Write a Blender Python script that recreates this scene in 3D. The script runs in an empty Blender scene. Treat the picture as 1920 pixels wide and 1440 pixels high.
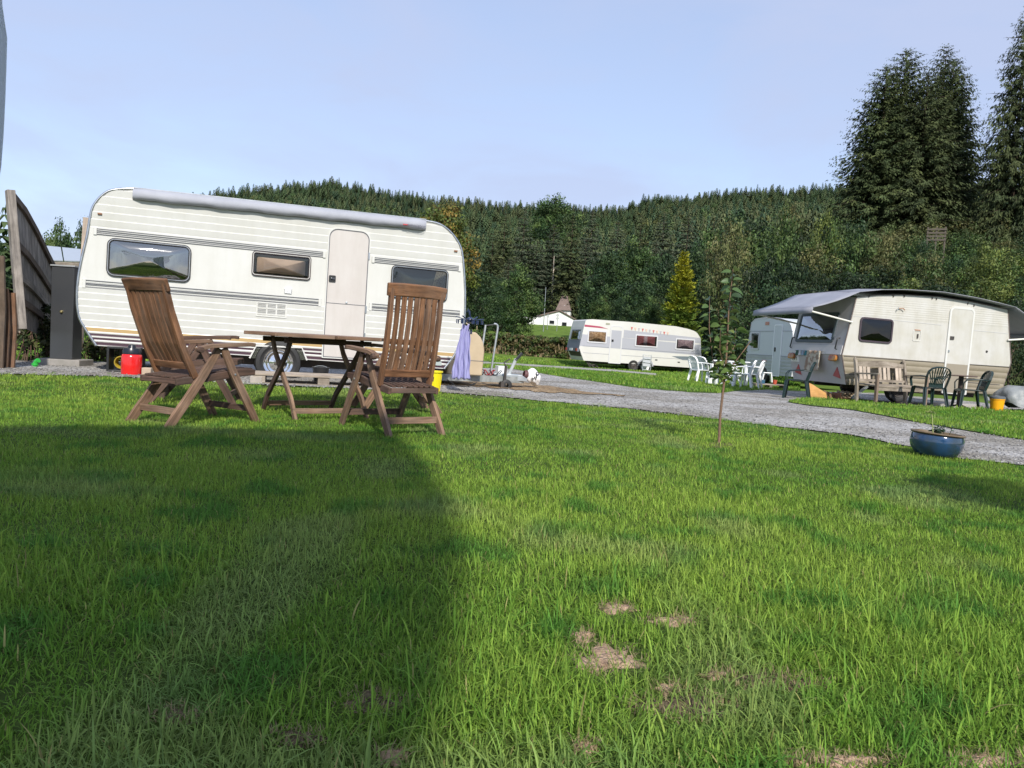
import bpy, bmesh, math, random
import numpy as np
from mathutils import Vector, Matrix
rad = math.radians
random.seed(7); rng = np.random.default_rng(11)
scene = bpy.context.scene
COL = scene.collection

# ---------------------------------------------------------------- camera
FPX = 1440.0; CAMH = 0.78; PIT = rad(3.2); ROL = rad(3.3)
Fw = np.array([0, math.cos(PIT), -math.sin(PIT)])
R0 = np.array([1.0, 0, 0]); U0 = np.array([0, math.sin(PIT), math.cos(PIT)])
Rt = math.cos(ROL)*R0 + math.sin(ROL)*U0
Up = -math.sin(ROL)*R0 + math.cos(ROL)*U0
CP = np.array([0, 0, CAMH])
cam = bpy.data.cameras.new("camera"); camo = bpy.data.objects.new("camera", cam); COL.objects.link(camo)
cam.sensor_width = 36; cam.lens = 36*FPX/1920; cam.clip_start = 0.05; cam.clip_end = 4000
mw = Matrix.Identity(4)
for i in range(3):
    mw[i][0] = Rt[i]; mw[i][1] = Up[i]; mw[i][2] = -Fw[i]; mw[i][3] = CP[i]
camo.matrix_world = mw
scene.camera = camo

def ray(u, v):
    d = Fw + Rt*(u-960)/FPX + Up*(720-v)/FPX
    return d/d[1]
def at(u, v, d):                       # world point seen at photo pixel (u, v), d metres ahead
    return CP + ray(u, v)*d
def proj(x, y, z):
    qx, qy, qz = x, y, z-CAMH
    den = qy*Fw[1]+qz*Fw[2]
    uu = 960+FPX*(qx*Rt[0]+qy*Rt[1]+qz*Rt[2])/den
    vv = 720-FPX*(qx*Up[0]+qy*Up[1]+qz*Up[2])/den
    return uu, vv

# ---------------------------------------------------------------- terrain
def ss(a, lo, hi):
    t = np.clip((np.asarray(a, float)-lo)/(hi-lo), 0, 1); return t*t*(3-2*t)
SKY_AZ = [(-30, 560), (200, 520), (290, 440), (345, 376), (380, 366), (450, 356), (520, 350), (615, 340), (680, 351), (735, 362), (830, 374),
          (960, 384), (1090, 392), (1250, 390), (1330, 384), (1400, 376), (1560, 370), (1840, 366), (1950, 366)]
_az = [math.atan2(ray(u, v)[0], 1) for u, v in SKY_AZ]
_te = [ray(u, v)[2]/math.hypot(ray(u, v)[0], 1) for u, v in SKY_AZ]
RIDGE = 520.0
def terr(x, y):
    x = np.asarray(x, float); y = np.asarray(y, float)
    z = 0.085*ss(y, 7.2, 9.3)*ss(-x, -0.2, 2.2)*(1-ss(y, 11.5, 14))
    z = z - 0.35*ss(y, 23, 36)
    z = z + 0.35*ss(y, 37, 46) + 1.0*ss(y, 46, 72) + 2.3*ss(y, 70, 115)
    xb = 9.0+0.11*(y-22)
    z = z + 6.5*ss(x-xb, 0, 19)*ss(y, 20, 34)
    r = np.hypot(x, y); az = np.arctan2(x, np.maximum(y, 1e-3))
    te = np.interp(az, _az, _te)
    k = np.clip((r-95)/(RIDGE-95), 0, 1.6); rc = np.minimum(r, RIDGE); e = .30+.70*np.minimum(k, 1)**.75
    zh = te*rc*e + CAMH - 3.4*np.minimum(k, 1)**.5 - 3.0 - np.maximum(k-1, 0)*40
    z = z + np.where((r > 95) & (y > 0), np.maximum(zh-3.3, 0)*ss(r, 95, 150), 0)*ss(y/np.maximum(r, 1e-3), 0, .3)
    z = z - .14*ss(y, 12, 19)*ss(x, 3, 6)*(1-ss(y, 24, 30))
    return z
def tz(x, y): return float(terr(x, y))
def groundv(u, v):                     # where the lines of sight through (u, v) meet the terrain
    u = np.atleast_1d(np.asarray(u, float)); v = np.atleast_1d(np.asarray(v, float))
    d = Fw[None]+Rt[None]*((u-960)/FPX)[:, None]+Up[None]*((720-v)/FPX)[:, None]; d = d/d[:, 1:2]
    t = np.geomspace(.5, 140, 200); q = CP+d[:, None]*t[None, :, None]
    k = np.argmax(q[..., 2] < terr(q[..., 0], q[..., 1]), 1); k = np.where(k == 0, len(t)-1, k); a, b = t[k-1], t[k]
    for _ in range(26):
        m = (a+b)/2; q = CP+d*m[:, None]; bl = q[:, 2] < terr(q[:, 0], q[:, 1]); b = np.where(bl, m, b); a = np.where(bl, a, m)
    q = CP+d*b[:, None]; q[:, 2] = terr(q[:, 0], q[:, 1]); return q
def ground(u, v): return groundv(u, v)[0]

# ---------------------------------------------------------------- materials
MATS = {}
def mat(name, col, rough=0.6, metal=0.0, spec=0.5, noise=None, bump=None, attr=None, trans=0.0, coat=0.0, uv=False, wood=None, alpha=None, streak=0.0):
    """noise=(scale, second colour, contrast)  bump=(scale, strength, distance)  wood=(dark, light)"""
    if name in MATS: return MATS[name]
    m = bpy.data.materials.new(name); m.use_nodes = True; nt = m.node_tree; N = nt.nodes; L = nt.links
    b = N['Principled BSDF']; out = N['Material Output']
    b.inputs['Base Color'].default_value = (*col, 1); b.inputs['Roughness'].default_value = rough
    b.inputs['Metallic'].default_value = metal; b.inputs['Specular IOR Level'].default_value = spec
    b.inputs['Coat Weight'].default_value = coat
    tc = N.new('ShaderNodeTexCoord'); src = tc.outputs['UV'] if uv else tc.outputs['Object']
    cs = None
    if attr:
        a = N.new('ShaderNodeAttribute'); a.attribute_name = attr; cs = a.outputs['Color']
    if wood:
        mp = N.new('ShaderNodeMapping'); mp.inputs['Scale'].default_value = (1.6, 26, 26); L.new(src, mp.inputs['Vector'])
        n = N.new('ShaderNodeTexNoise'); n.inputs['Scale'].default_value = 2.2; n.inputs['Detail'].default_value = 8; n.inputs['Roughness'].default_value = .65; L.new(mp.outputs[0], n.inputs['Vector'])
        cr = N.new('ShaderNodeValToRGB'); e = cr.color_ramp.elements
        e[0].position = .30; e[0].color = (*wood[0], 1); e[1].position = .72; e[1].color = (*wood[1], 1)
        L.new(n.outputs['Fac'], cr.inputs['Fac'])
        n2 = N.new('ShaderNodeTexNoise'); n2.inputs['Scale'].default_value = 3.1; n2.inputs['Detail'].default_value = 4; L.new(src, n2.inputs['Vector'])
        cr2 = N.new('ShaderNodeValToRGB'); cr2.color_ramp.elements[0].position = .35; cr2.color_ramp.elements[0].color = (.5, .46, .42, 1); cr2.color_ramp.elements[1].position = .66; cr2.color_ramp.elements[1].color = (1.15, 1.1, 1.06, 1)
        L.new(n2.outputs['Fac'], cr2.inputs['Fac'])
        mx = N.new('ShaderNodeMix'); mx.data_type = 'RGBA'; mx.blend_type = 'MULTIPLY'; mx.inputs['Factor'].default_value = .8
        L.new(cr.outputs[0], mx.inputs['A']); L.new(cr2.outputs[0], mx.inputs['B']); cs = mx.outputs['Result']
        n3 = N.new('ShaderNodeTexNoise'); n3.inputs['Scale'].default_value = 1.7; n3.inputs['Detail'].default_value = 6; n3.inputs['Roughness'].default_value = .7; L.new(src, n3.inputs['Vector'])
        c3 = N.new('ShaderNodeValToRGB'); c3.color_ramp.elements[0].position = .44; c3.color_ramp.elements[0].color = (0, 0, 0, 1); c3.color_ramp.elements[1].position = .66; c3.color_ramp.elements[1].color = (.26, .26, .26, 1); L.new(n3.outputs['Fac'], c3.inputs['Fac'])
        lm = sum(wood[1])/3; m3 = N.new('ShaderNodeMix'); m3.data_type = 'RGBA'; L.new(c3.outputs[0], m3.inputs['Factor']); L.new(cs, m3.inputs['A']); m3.inputs['B'].default_value = (lm*1.12, lm*.98, lm*.84, 1); cs = m3.outputs['Result']
        bp = N.new('ShaderNodeBump'); bp.inputs['Strength'].default_value = .35; bp.inputs['Distance'].default_value = .003; L.new(n.outputs['Fac'], bp.inputs['Height']); L.new(bp.outputs[0], b.inputs['Normal'])
    if noise:
        n = N.new('ShaderNodeTexNoise'); n.inputs['Scale'].default_value = noise[0]; n.inputs['Detail'].default_value = 6; n.inputs['Roughness'].default_value = .6
        L.new(src, n.inputs['Vector'])
        cr = N.new('ShaderNodeValToRGB'); c = noise[2]; cr.color_ramp.elements[0].position = .5-c; cr.color_ramp.elements[1].position = .5+c
        L.new(n.outputs['Fac'], cr.inputs['Fac'])
        mx = N.new('ShaderNodeMix'); mx.data_type = 'RGBA'
        L.new(cr.outputs[0], mx.inputs['Factor']); mx.inputs['A'].default_value = (*col, 1); mx.inputs['B'].default_value = (*noise[1], 1)
        if cs is not None: L.new(cs, mx.inputs['A'])
        cs = mx.outputs['Result']
    if streak:
        mp = N.new('ShaderNodeMapping'); mp.inputs['Scale'].default_value = (3.3, 3.3, .5); L.new(src, mp.inputs['Vector'])
        n = N.new('ShaderNodeTexNoise'); n.inputs['Scale'].default_value = 1.6; n.inputs['Detail'].default_value = 7; n.inputs['Roughness'].default_value = .7; L.new(mp.outputs[0], n.inputs['Vector'])
        cr = N.new('ShaderNodeValToRGB'); cr.color_ramp.elements[0].position = .36; cr.color_ramp.elements[0].color = (1-streak, 1-streak*1.05, 1-streak*1.25, 1); cr.color_ramp.elements[1].position = .56; cr.color_ramp.elements[1].color = (1, 1, 1, 1); L.new(n.outputs['Fac'], cr.inputs['Fac'])
        mx = N.new('ShaderNodeMix'); mx.data_type = 'RGBA'; mx.blend_type = 'MULTIPLY'; mx.inputs['Factor'].default_value = 1; L.new(cs, mx.inputs['A']); L.new(cr.outputs[0], mx.inputs['B']); cs = mx.outputs['Result']
    if cs is not None: L.new(cs, b.inputs['Base Color'])
    if bump:
        n = N.new('ShaderNodeTexNoise'); n.inputs['Scale'].default_value = bump[0]; n.inputs['Detail'].default_value = 5; L.new(src, n.inputs['Vector'])
        bp = N.new('ShaderNodeBump'); bp.inputs['Strength'].default_value = bump[1]; bp.inputs['Distance'].default_value = bump[2]
        L.new(n.outputs['Fac'], bp.inputs['Height']); L.new(bp.outputs[0], b.inputs['Normal'])
    if trans > 0:
        t = N.new('ShaderNodeBsdfTranslucent'); t.inputs['Color'].default_value = (*[min(1, c*1.6) for c in col], 1)
        if cs is not None: L.new(cs, t.inputs['Color'])
        ms = N.new('ShaderNodeMixShader'); ms.inputs[0].default_value = trans
        L.new(b.outputs[0], ms.inputs[1]); L.new(t.outputs[0], ms.inputs[2]); L.new(ms.outputs[0], out.inputs[0])
    if alpha is not None: b.inputs['Alpha'].default_value = alpha
    MATS[name] = m; return m

def glass_mat(name, tint, refl=0.08, clear=0.8):
    if name in MATS: return MATS[name]
    m = bpy.data.materials.new(name); m.use_nodes = True; nt = m.node_tree; N = nt.nodes; L = nt.links; N.remove(N['Principled BSDF'])
    out = N['Material Output']
    tr = N.new('ShaderNodeBsdfTransparent'); tr.inputs[0].default_value = (*tint, 1)
    g = N.new('ShaderNodeBsdfGlossy'); g.inputs['Roughness'].default_value = .03; g.inputs['Color'].default_value = (.95, .95, .95, 1)
    lw = N.new('ShaderNodeFresnel'); lw.inputs['IOR'].default_value = 1.6
    ad = N.new('ShaderNodeMath'); ad.operation = 'ADD'; ad.use_clamp = True; ad.inputs[1].default_value = refl; L.new(lw.outputs[0], ad.inputs[0])
    n = N.new('ShaderNodeTexNoise'); n.inputs['Scale'].default_value = 2.5; tc = N.new('ShaderNodeTexCoord'); L.new(tc.outputs['Object'], n.inputs['Vector'])
    bp = N.new('ShaderNodeBump'); bp.inputs['Strength'].default_value = .25; bp.inputs['Distance'].default_value = .02; L.new(n.outputs['Fac'], bp.inputs['Height']); L.new(bp.outputs[0], g.inputs['Normal'])
    ms = N.new('ShaderNodeMixShader'); L.new(ad.outputs[0], ms.inputs[0]); L.new(tr.outputs[0], ms.inputs[1]); L.new(g.outputs[0], ms.inputs[2]); L.new(ms.outputs[0], out.inputs[0])
    MATS[name] = m; return m

# ---------------------------------------------------------------- mesh builder
class MB:
    def __init__(s): s.v = []; s.f = []; s.m = []; s.uv = []
    def add(s, vs, fs, mi=0, uvs=None):
        o = len(s.v); s.v += [tuple(map(float, v)) for v in vs]
        for k, f in enumerate(fs):
            s.f.append(tuple(i+o for i in f)); s.m.append(mi)
            s.uv.append(uvs[k] if uvs else [(vs[i][0], vs[i][2]) for i in f])
        return s
    def box(s, c, size, mi=0, rz=0.0, rx=0.0, ry=0.0):
        M = Matrix.Translation(c) @ Matrix.Rotation(rz, 4, 'Z') @ Matrix.Rotation(ry, 4, 'Y') @ Matrix.Rotation(rx, 4, 'X')
        h = [k/2 for k in size]
        vs = [M @ Vector((a*h[0], b*h[1], d*h[2])) for a in (-1, 1) for b in (-1, 1) for d in (-1, 1)]
        return s.add(vs, [(0, 1, 3, 2), (4, 6, 7, 5), (0, 4, 5, 1), (2, 3, 7, 6), (0, 2, 6, 4), (1, 5, 7, 3)], mi)
    def bar(s, path, w, h, up=(0, 0, 1), mi=0):
        """rectangular bar along a polyline; w across (side), h along `up`; uv runs along its length"""
        P = [Vector(p) for p in path]; up = Vector(up); n = len(P); vs = []; ln = [0]; ou, ov = random.random()*9, random.random()*9
        W = w if isinstance(w, (list, tuple)) else [w]*n; H = h if isinstance(h, (list, tuple)) else [h]*n
        for i in range(n):
            d = (P[min(i+1, n-1)]-P[max(i-1, 0)]).normalized(); sd = d.cross(up).normalized(); u2 = sd.cross(d).normalized()
            if i: ln.append(ln[-1]+(P[i]-P[i-1]).length)
            for a, b in ((-1, -1), (1, -1), (1, 1), (-1, 1)): vs.append(P[i]+sd*a*W[i]/2+u2*b*H[i]/2)
        fs = []; uvs = []
        for i in range(n-1):
            for k in range(4):
                k2 = (k+1) % 4
                fs.append((i*4+k, i*4+k2, (i+1)*4+k2, (i+1)*4+k)); va = ov+k*.06; vb = va+.05
                uvs.append([(ou+ln[i], va), (ou+ln[i], vb), (ou+ln[i+1], vb), (ou+ln[i+1], va)])
        fs += [(3, 2, 1, 0), tuple((n-1)*4+k for k in range(4))]
        uvs += [[(ou, ov+k*.02) for k in range(4)], [(ou, ov+k*.02) for k in range(4)]]
        return s.add(vs, fs, mi, uvs)
    def tube(s, path, r, n=8, mi=0, cap=True):
        P = [Vector(p) for p in path]; k = len(P); Rr = r if isinstance(r, (list, tuple)) else [r]*k; vs = []; ref = None
        for i in range(k):
            d = (P[min(i+1, k-1)]-P[max(i-1, 0)]); d = d.normalized() if d.length > 1e-9 else Vector((0, 0, 1))
            if ref is None: ref = Vector((1, 0, 0)) if abs(d.x) < .9 else Vector((0, 1, 0))
            a = (ref-d*ref.dot(d)).normalized(); b = d.cross(a); ref = a
            for j in range(n):
                t = 2*math.pi*j/n; vs.append(P[i]+(a*math.cos(t)+b*math.sin(t))*Rr[i])
        fs = [(i*n+j, i*n+(j+1) % n, (i+1)*n+(j+1) % n, (i+1)*n+j) for i in range(k-1) for j in range(n)]
        if cap: fs += [tuple(range(n-1, -1, -1)), tuple((k-1)*n+j for j in range(n))]
        uvs = None
        return s.add(vs, fs, mi, uvs)
    def lathe(s, prof, n=24, c=(0, 0, 0), axis='z', mi=0, close=False):
        vs = []; c = Vector(c)
        for r, z in prof:
            for j in range(n):
                t = 2*math.pi*j/n; a, b = r*math.cos(t), r*math.sin(t)
                vs.append(c+(Vector((a, b, z)) if axis == 'z' else Vector((a, z, b)) if axis == 'y' else Vector((z, a, b))))
        k = len(prof)
        fs = [(i*n+j, i*n+(j+1) % n, (i+1)*n+(j+1) % n, (i+1)*n+j) for i in range(k-1) for j in range(n)]
        if close: fs += [tuple(range(n-1, -1, -1)), tuple((k-1)*n+j for j in range(n))]
        return s.add(vs, fs, mi)
    def prism(s, poly, y0, y1, mi=0):          # polygon in x-z, extruded along y
        n = len(poly); vs = [(x, y0, z) for x, z in poly]+[(x, y1, z) for x, z in poly]
        fs = [tuple(range(n)), tuple(range(2*n-1, n-1, -1))]+[(i, (i+1) % n, n+(i+1) % n, n+i) for i in range(n)]
        return s.add(vs, fs, mi)
    def ring(s, inner, outer, y0, y1, mi=0):   # frame between two equal-length outlines in x-z, y0 front, y1 back
        n = len(inner); vs = [(x, y0, z) for x, z in inner]+[(x, y0, z) for x, z in outer]+[(x, y1, z) for x, z in inner]+[(x, y1, z) for x, z in outer]
        fs = []
        for i in range(n):
            j = (i+1) % n
            fs += [(i, j, n+j, n+i), (n+i, n+j, 3*n+j, 3*n+i), (i, 2*n+i, 2*n+j, j), (2*n+i, 3*n+i, 3*n+j, 2*n+j)]
        return s.add(vs, fs, mi)
    def sheet(s, rows, mi=0, thick=0.0, uvs=None):          # grid of points rows[i][j]
        nr, nc = len(rows), len(rows[0]); vs = [p for r in rows for p in r]
        fs = [(i*nc+j, i*nc+j+1, (i+1)*nc+j+1, (i+1)*nc+j) for i in range(nr-1) for j in range(nc-1)]
        return s.add(vs, fs, mi)
    def build(s, name, mats, parent=None, smooth=None, bevel=0.0, solid=0.0):
        me = bpy.data.meshes.new(name); me.from_pydata(s.v, [], s.f)
        mats = mats if isinstance(mats, (list, tuple)) else [mats]
        for m in mats: me.materials.append(m)
        if len(mats) > 1: me.polygons.foreach_set('material_index', s.m)
        uvl = me.uv_layers.new(name='UVMap'); flat = [c for poly in s.uv for p in poly for c in p]
        uvl.data.foreach_set('uv', flat)
        bm = bmesh.new(); bm.from_mesh(me); bmesh.ops.recalc_face_normals(bm, faces=bm.faces); bm.to_mesh(me); bm.free()
        if smooth is not None:
            me.polygons.foreach_set('use_smooth', [True]*len(me.polygons)); me.set_sharp_from_angle(angle=rad(smooth))
        o = bpy.data.objects.new(name, me); COL.objects.link(o)
        if parent: o.parent = parent
        if bevel:
            b = o.modifiers.new('bevel', 'BEVEL'); b.width = bevel; b.segments = 2; b.limit_method = 'ANGLE'; b.angle_limit = rad(40); b.harden_normals = False
        if solid:
            b = o.modifiers.new('solid', 'SOLIDIFY'); b.thickness = solid
        return o

def tag(o, label, cat, group=None, kind=None):
    if label: o['label'] = label
    if cat: o['category'] = cat
    if group: o['group'] = group
    if kind: o['kind'] = kind
    return o
def empty(name, loc, rz=0.0, label=None, cat=None, group=None):
    o = bpy.data.objects.new(name, None); COL.objects.link(o); o.location = loc; o.rotation_euler = (0, 0, rz); o.empty_display_size = .1
    return tag(o, label, cat, group)
def frame_empty(name, u, v, d, yaw, tilt, label, cat, group=None):
    """root whose x runs along a facade (yaw), y into it, z up; tilt = slope of the facade along x"""
    o = at(u, v, d); y, q = rad(yaw), rad(tilt)
    t = Vector((math.cos(y)*math.cos(q), math.sin(y)*math.cos(q), math.sin(q))); n = Vector((-math.sin(y), math.cos(y), 0)); w = t.cross(n)
    e = bpy.data.objects.new(name, None); COL.objects.link(e); e.empty_display_size = .1
    m = Matrix.Identity(4)
    for i in range(3): m[i][0] = t[i]; m[i][1] = n[i]; m[i][2] = w[i]; m[i][3] = o[i]
    e.matrix_world = m
    return tag(e, label, cat, group)
def kids(o): return [c for c in bpy.data.objects if c.parent == o]
def copy_tree(o, parent=None):
    c = o.copy(); COL.objects.link(c); c.parent = parent
    for ch in kids(o): copy_tree(ch, c)
    return c
def rrect(x0, x1, z0, z1, r, n=5, rt=None):
    rt = r if rt is None else rt; pts = []
    for cx, cz, a0, rr in ((x1-r, z0+r, -90, r), (x1-rt, z1-rt, 0, rt), (x0+rt, z1-rt, 90, rt), (x0+r, z0+r, 180, r)):
        for k in range(n+1):
            a = rad(a0+90*k/n); pts.append((cx+rr*math.cos(a), cz+rr*math.sin(a)))
    return pts
def catmull(pts, k=6):
    P = [np.array(p, float) for p in pts]; out = []
    for i in range(len(P)-1):
        a, b, c, d = P[max(i-1, 0)], P[i], P[i+1], P[min(i+2, len(P)-1)]
        for j in range(k):
            t = j/k; out.append(.5*((2*b)+(-a+c)*t+(2*a-5*b+4*c-d)*t*t+(-a+3*b-3*c+d)*t**3))
    out.append(P[-1]); return [tuple(map(float, p)) for p in out]
def text_part(name, body, size, material, parent, loc, rot, depth=.001):
    cu = bpy.data.curves.new(name, 'FONT'); cu.body = body; cu.size = size; cu.extrude = depth; cu.align_x = 'CENTER'; cu.align_y = 'CENTER'
    tmp = bpy.data.objects.new(name+'_tmp', cu); COL.objects.link(tmp); bpy.context.view_layer.update()
    me = bpy.data.meshes.new_from_object(tmp.evaluated_get(bpy.context.evaluated_depsgraph_get())); me.name = name
    bpy.data.objects.remove(tmp); bpy.data.curves.remove(cu)
    me.materials.clear(); me.materials.append(material)
    o = bpy.data.objects.new(name, me); COL.objects.link(o); o.parent = parent; o.location = loc; o.rotation_euler = rot
    return o
def np_mesh(name, V, loops, starts, totals, mats, color=None, parent=None, mi=None, smooth=False):
    me = bpy.data.meshes.new(name); me.vertices.add(len(V)); me.vertices.foreach_set('co', np.ascontiguousarray(V, dtype=np.float32).ravel())
    me.loops.add(len(loops)); me.loops.foreach_set('vertex_index', np.ascontiguousarray(loops, dtype=np.int32))
    me.polygons.add(len(starts)); me.polygons.foreach_set('loop_start', np.ascontiguousarray(starts, dtype=np.int32))
    if mi is not None: me.polygons.foreach_set('material_index', np.ascontiguousarray(mi, dtype=np.int32))
    if smooth: me.polygons.foreach_set('use_smooth', np.ones(len(starts), dtype=bool))
    for m in (mats if isinstance(mats, (list, tuple)) else [mats]): me.materials.append(m)
    if color is not None:
        ca = me.color_attributes.new('tint', 'FLOAT_COLOR', 'POINT'); c4 = np.ones((len(V), 4), np.float32); c4[:, :3] = color; ca.data.foreach_set('color', c4.ravel())
    me.update(calc_edges=True); me.validate()
    o = bpy.data.objects.new(name, me); COL.objects.link(o)
    if parent: o.parent = parent
    return o
def quads(V4, *a, **k):                 # V4: (n,4,3) array of separate quads
    n = len(V4); return V4.reshape(-1, 3), np.arange(n*4), np.arange(n)*4, np.full(n, 4)
# ---------------------------------------------------------------- sun, sky
SUN_EL, SUN_AZ = rad(38), rad(14.0)          # azimuth measured from straight behind the camera towards the right
sdir = Vector((math.sin(SUN_AZ)*math.cos(SUN_EL), -math.cos(SUN_AZ)*math.cos(SUN_EL), math.sin(SUN_EL)))
sl = bpy.data.lights.new("sun", 'SUN'); so = bpy.data.objects.new("sun", sl); COL.objects.link(so)
sl.energy = 2.95; sl.angle = rad(2.0); sl.color = (1.0, .95, .87)
so.rotation_euler = sdir.to_track_quat('Z', 'Y').to_euler(); so.location = (3, -8, 12)
w = bpy.data.worlds.new("World"); scene.world = w; w.use_nodes = True
N = w.node_tree.nodes; L = w.node_tree.links; bg = N['Background']
sky = N.new('ShaderNodeTexSky'); sky.sky_type = 'NISHITA'; sky.sun_disc = False; sky.sun_elevation = SUN_EL
sky.sun_rotation = math.atan2(sdir.x, sdir.y); sky.air_density = 1.0; sky.dust_density = 0.6; sky.ozone_density = 1.3; sky.altitude = 300
tc = N.new('ShaderNodeTexCoord'); mp = N.new('ShaderNodeMapping'); mp.inputs['Scale'].default_value = (1.3, 1.3, 3.6); L.new(tc.outputs['Generated'], mp.inputs['Vector'])
nz = N.new('ShaderNodeTexNoise'); nz.inputs['Scale'].default_value = 2.3; nz.inputs['Detail'].default_value = 7; nz.inputs['Roughness'].default_value = .55; nz.inputs['Distortion'].default_value = .4; L.new(mp.outputs[0], nz.inputs['Vector'])
cr = N.new('ShaderNodeValToRGB'); cr.color_ramp.elements[0].position = .38; cr.color_ramp.elements[0].color = (.62, .62, .62, 1); cr.color_ramp.elements[1].position = .64; cr.color_ramp.elements[1].color = (.90, .90, .90, 1)
L.new(nz.outputs['Fac'], cr.inputs['Fac'])
mx = N.new('ShaderNodeMix'); mx.data_type = 'RGBA'; L.new(cr.outputs[0], mx.inputs['Factor']); L.new(sky.outputs[0], mx.inputs['A']); mx.inputs['B'].default_value = SKYC = (2.42, 2.78, 3.85, 1)
L.new(mx.outputs['Result'], bg.inputs['Color']); bg.inputs['Strength'].default_value = 0.128
scene.view_settings.view_transform = 'Standard'; scene.view_settings.look = 'None'; scene.view_settings.exposure = 0.84; scene.view_settings.gamma = 1
scene.cycles.max_bounces = 6; scene.cycles.transparent_max_bounces = 12

# ---------------------------------------------------------------- ground sheet
az = np.unique(np.concatenate([np.linspace(-58, 58, 300), np.linspace(58, 302, 60)])); azr = np.radians(az)
rr = np.concatenate([[0.0], np.geomspace(.25, 1600, 190)])
A, Rr = np.meshgrid(azr, rr); X = Rr*np.sin(A); Y = Rr*np.cos(A); Z = terr(X, Y)
nr, na = X.shape
V = np.stack([X, Y, Z], -1).reshape(-1, 3)
ii, jj = np.meshgrid(np.arange(nr-1), np.arange(na-1), indexing='ij'); ii = ii.ravel(); jj = jj.ravel()
Fq = np.stack([ii*na+jj, ii*na+jj+1, (ii+1)*na+jj+1, (ii+1)*na+jj], -1)
xb = 9.0+0.11*(Y-22)
forest = np.maximum(ss(Rr, 118, 126)*(Y > 0), ss(X-xb, 1.5, 5)*ss(Y, 20, 27))[..., None]
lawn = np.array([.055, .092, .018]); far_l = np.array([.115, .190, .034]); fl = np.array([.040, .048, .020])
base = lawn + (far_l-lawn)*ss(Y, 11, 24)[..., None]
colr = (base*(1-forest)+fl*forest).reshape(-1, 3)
gm = mat('ground_grass', (.05, .08, .02), rough=.9, spec=.1, attr='tint', bump=(9, .5, .05))
_nt = gm.node_tree; _b = _nt.nodes['Principled BSDF']; _src = _b.inputs['Base Color'].links[0].from_socket
_n = _nt.nodes.new('ShaderNodeTexNoise'); _n.inputs['Scale'].default_value = .9; _n.inputs['Detail'].default_value = 10; _n.inputs['Roughness'].default_value = .7
_tc = _nt.nodes.new('ShaderNodeTexCoord'); _nt.links.new(_tc.outputs['Object'], _n.inputs['Vector'])
_r = _nt.nodes.new('ShaderNodeValToRGB'); _r.color_ramp.elements[0].position = .35; _r.color_ramp.elements[0].color = (.62, .60, .6, 1); _r.color_ramp.elements[1].position = .68; _r.color_ramp.elements[1].color = (1.35, 1.25, 1.2, 1)
_nt.links.new(_n.outputs['Fac'], _r.inputs['Fac']); _m = _nt.nodes.new('ShaderNodeMix'); _m.data_type = 'RGBA'; _m.blend_type = 'MULTIPLY'; _m.inputs['Factor'].default_value = 1
_nt.links.new(_src, _m.inputs['A']); _nt.links.new(_r.outputs[0], _m.inputs['B']); _nt.links.new(_m.outputs['Result'], _b.inputs['Base Color'])
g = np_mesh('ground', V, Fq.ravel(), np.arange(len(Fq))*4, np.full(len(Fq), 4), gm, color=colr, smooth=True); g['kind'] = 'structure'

# ---------------------------------------------------------------- gravel drive
NEAR = [(-80, 696), (0, 702), (200, 706), (480, 722), (700, 731), (850, 738), (940, 745), (1000, 751), (1200, 769), (1400, 794), (1600, 817), (1700, 838), (1800, 861), (1920, 874), (2150, 910)]
FAR = [(-80, 672), (0, 676), (150, 680), (500, 678), (700, 683), (960, 693), (1030, 704), (1080, 712), (1190, 728), (1290, 737), (1350, 738.5), (1385, 734), (1440, 732), (1500, 734), (1640, 738), (1760, 748), (1920, 764), (2150, 780)]
ISN = [(1478, 756), (1520, 763), (1600, 771), (1700, 790), (1800, 808), (1920, 827), (2150, 868)]
ISF = [(1478, 754), (1520, 749), (1570, 747), (1640, 757), (1720, 765), (1800, 769), (1920, 772), (2150, 786)]
def curve(pts, u): return np.interp(u, [p[0] for p in pts], [p[1] for p in pts])
def strip(name, us, nearf, farf, rows, lift, m, kind='structure', jit=1.2):
    A_ = nearf(us); B_ = farf(us); kk = np.arange(rows+1)/rows; VV = A_[:, None]+(B_-A_)[:, None]*kk[None]
    VV[:, [0, -1]] += jit*(rng.random((len(us), 2))-.5)
    q = groundv(np.repeat(us, rows+1), VV.ravel()); q[:, 2] += lift*(1+q[:, 1]*.05)
    grid = q.reshape(len(us), rows+1, 3).tolist()
    o = MB().sheet(grid).build(name, m, smooth=60); o['kind'] = kind; return o
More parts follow.
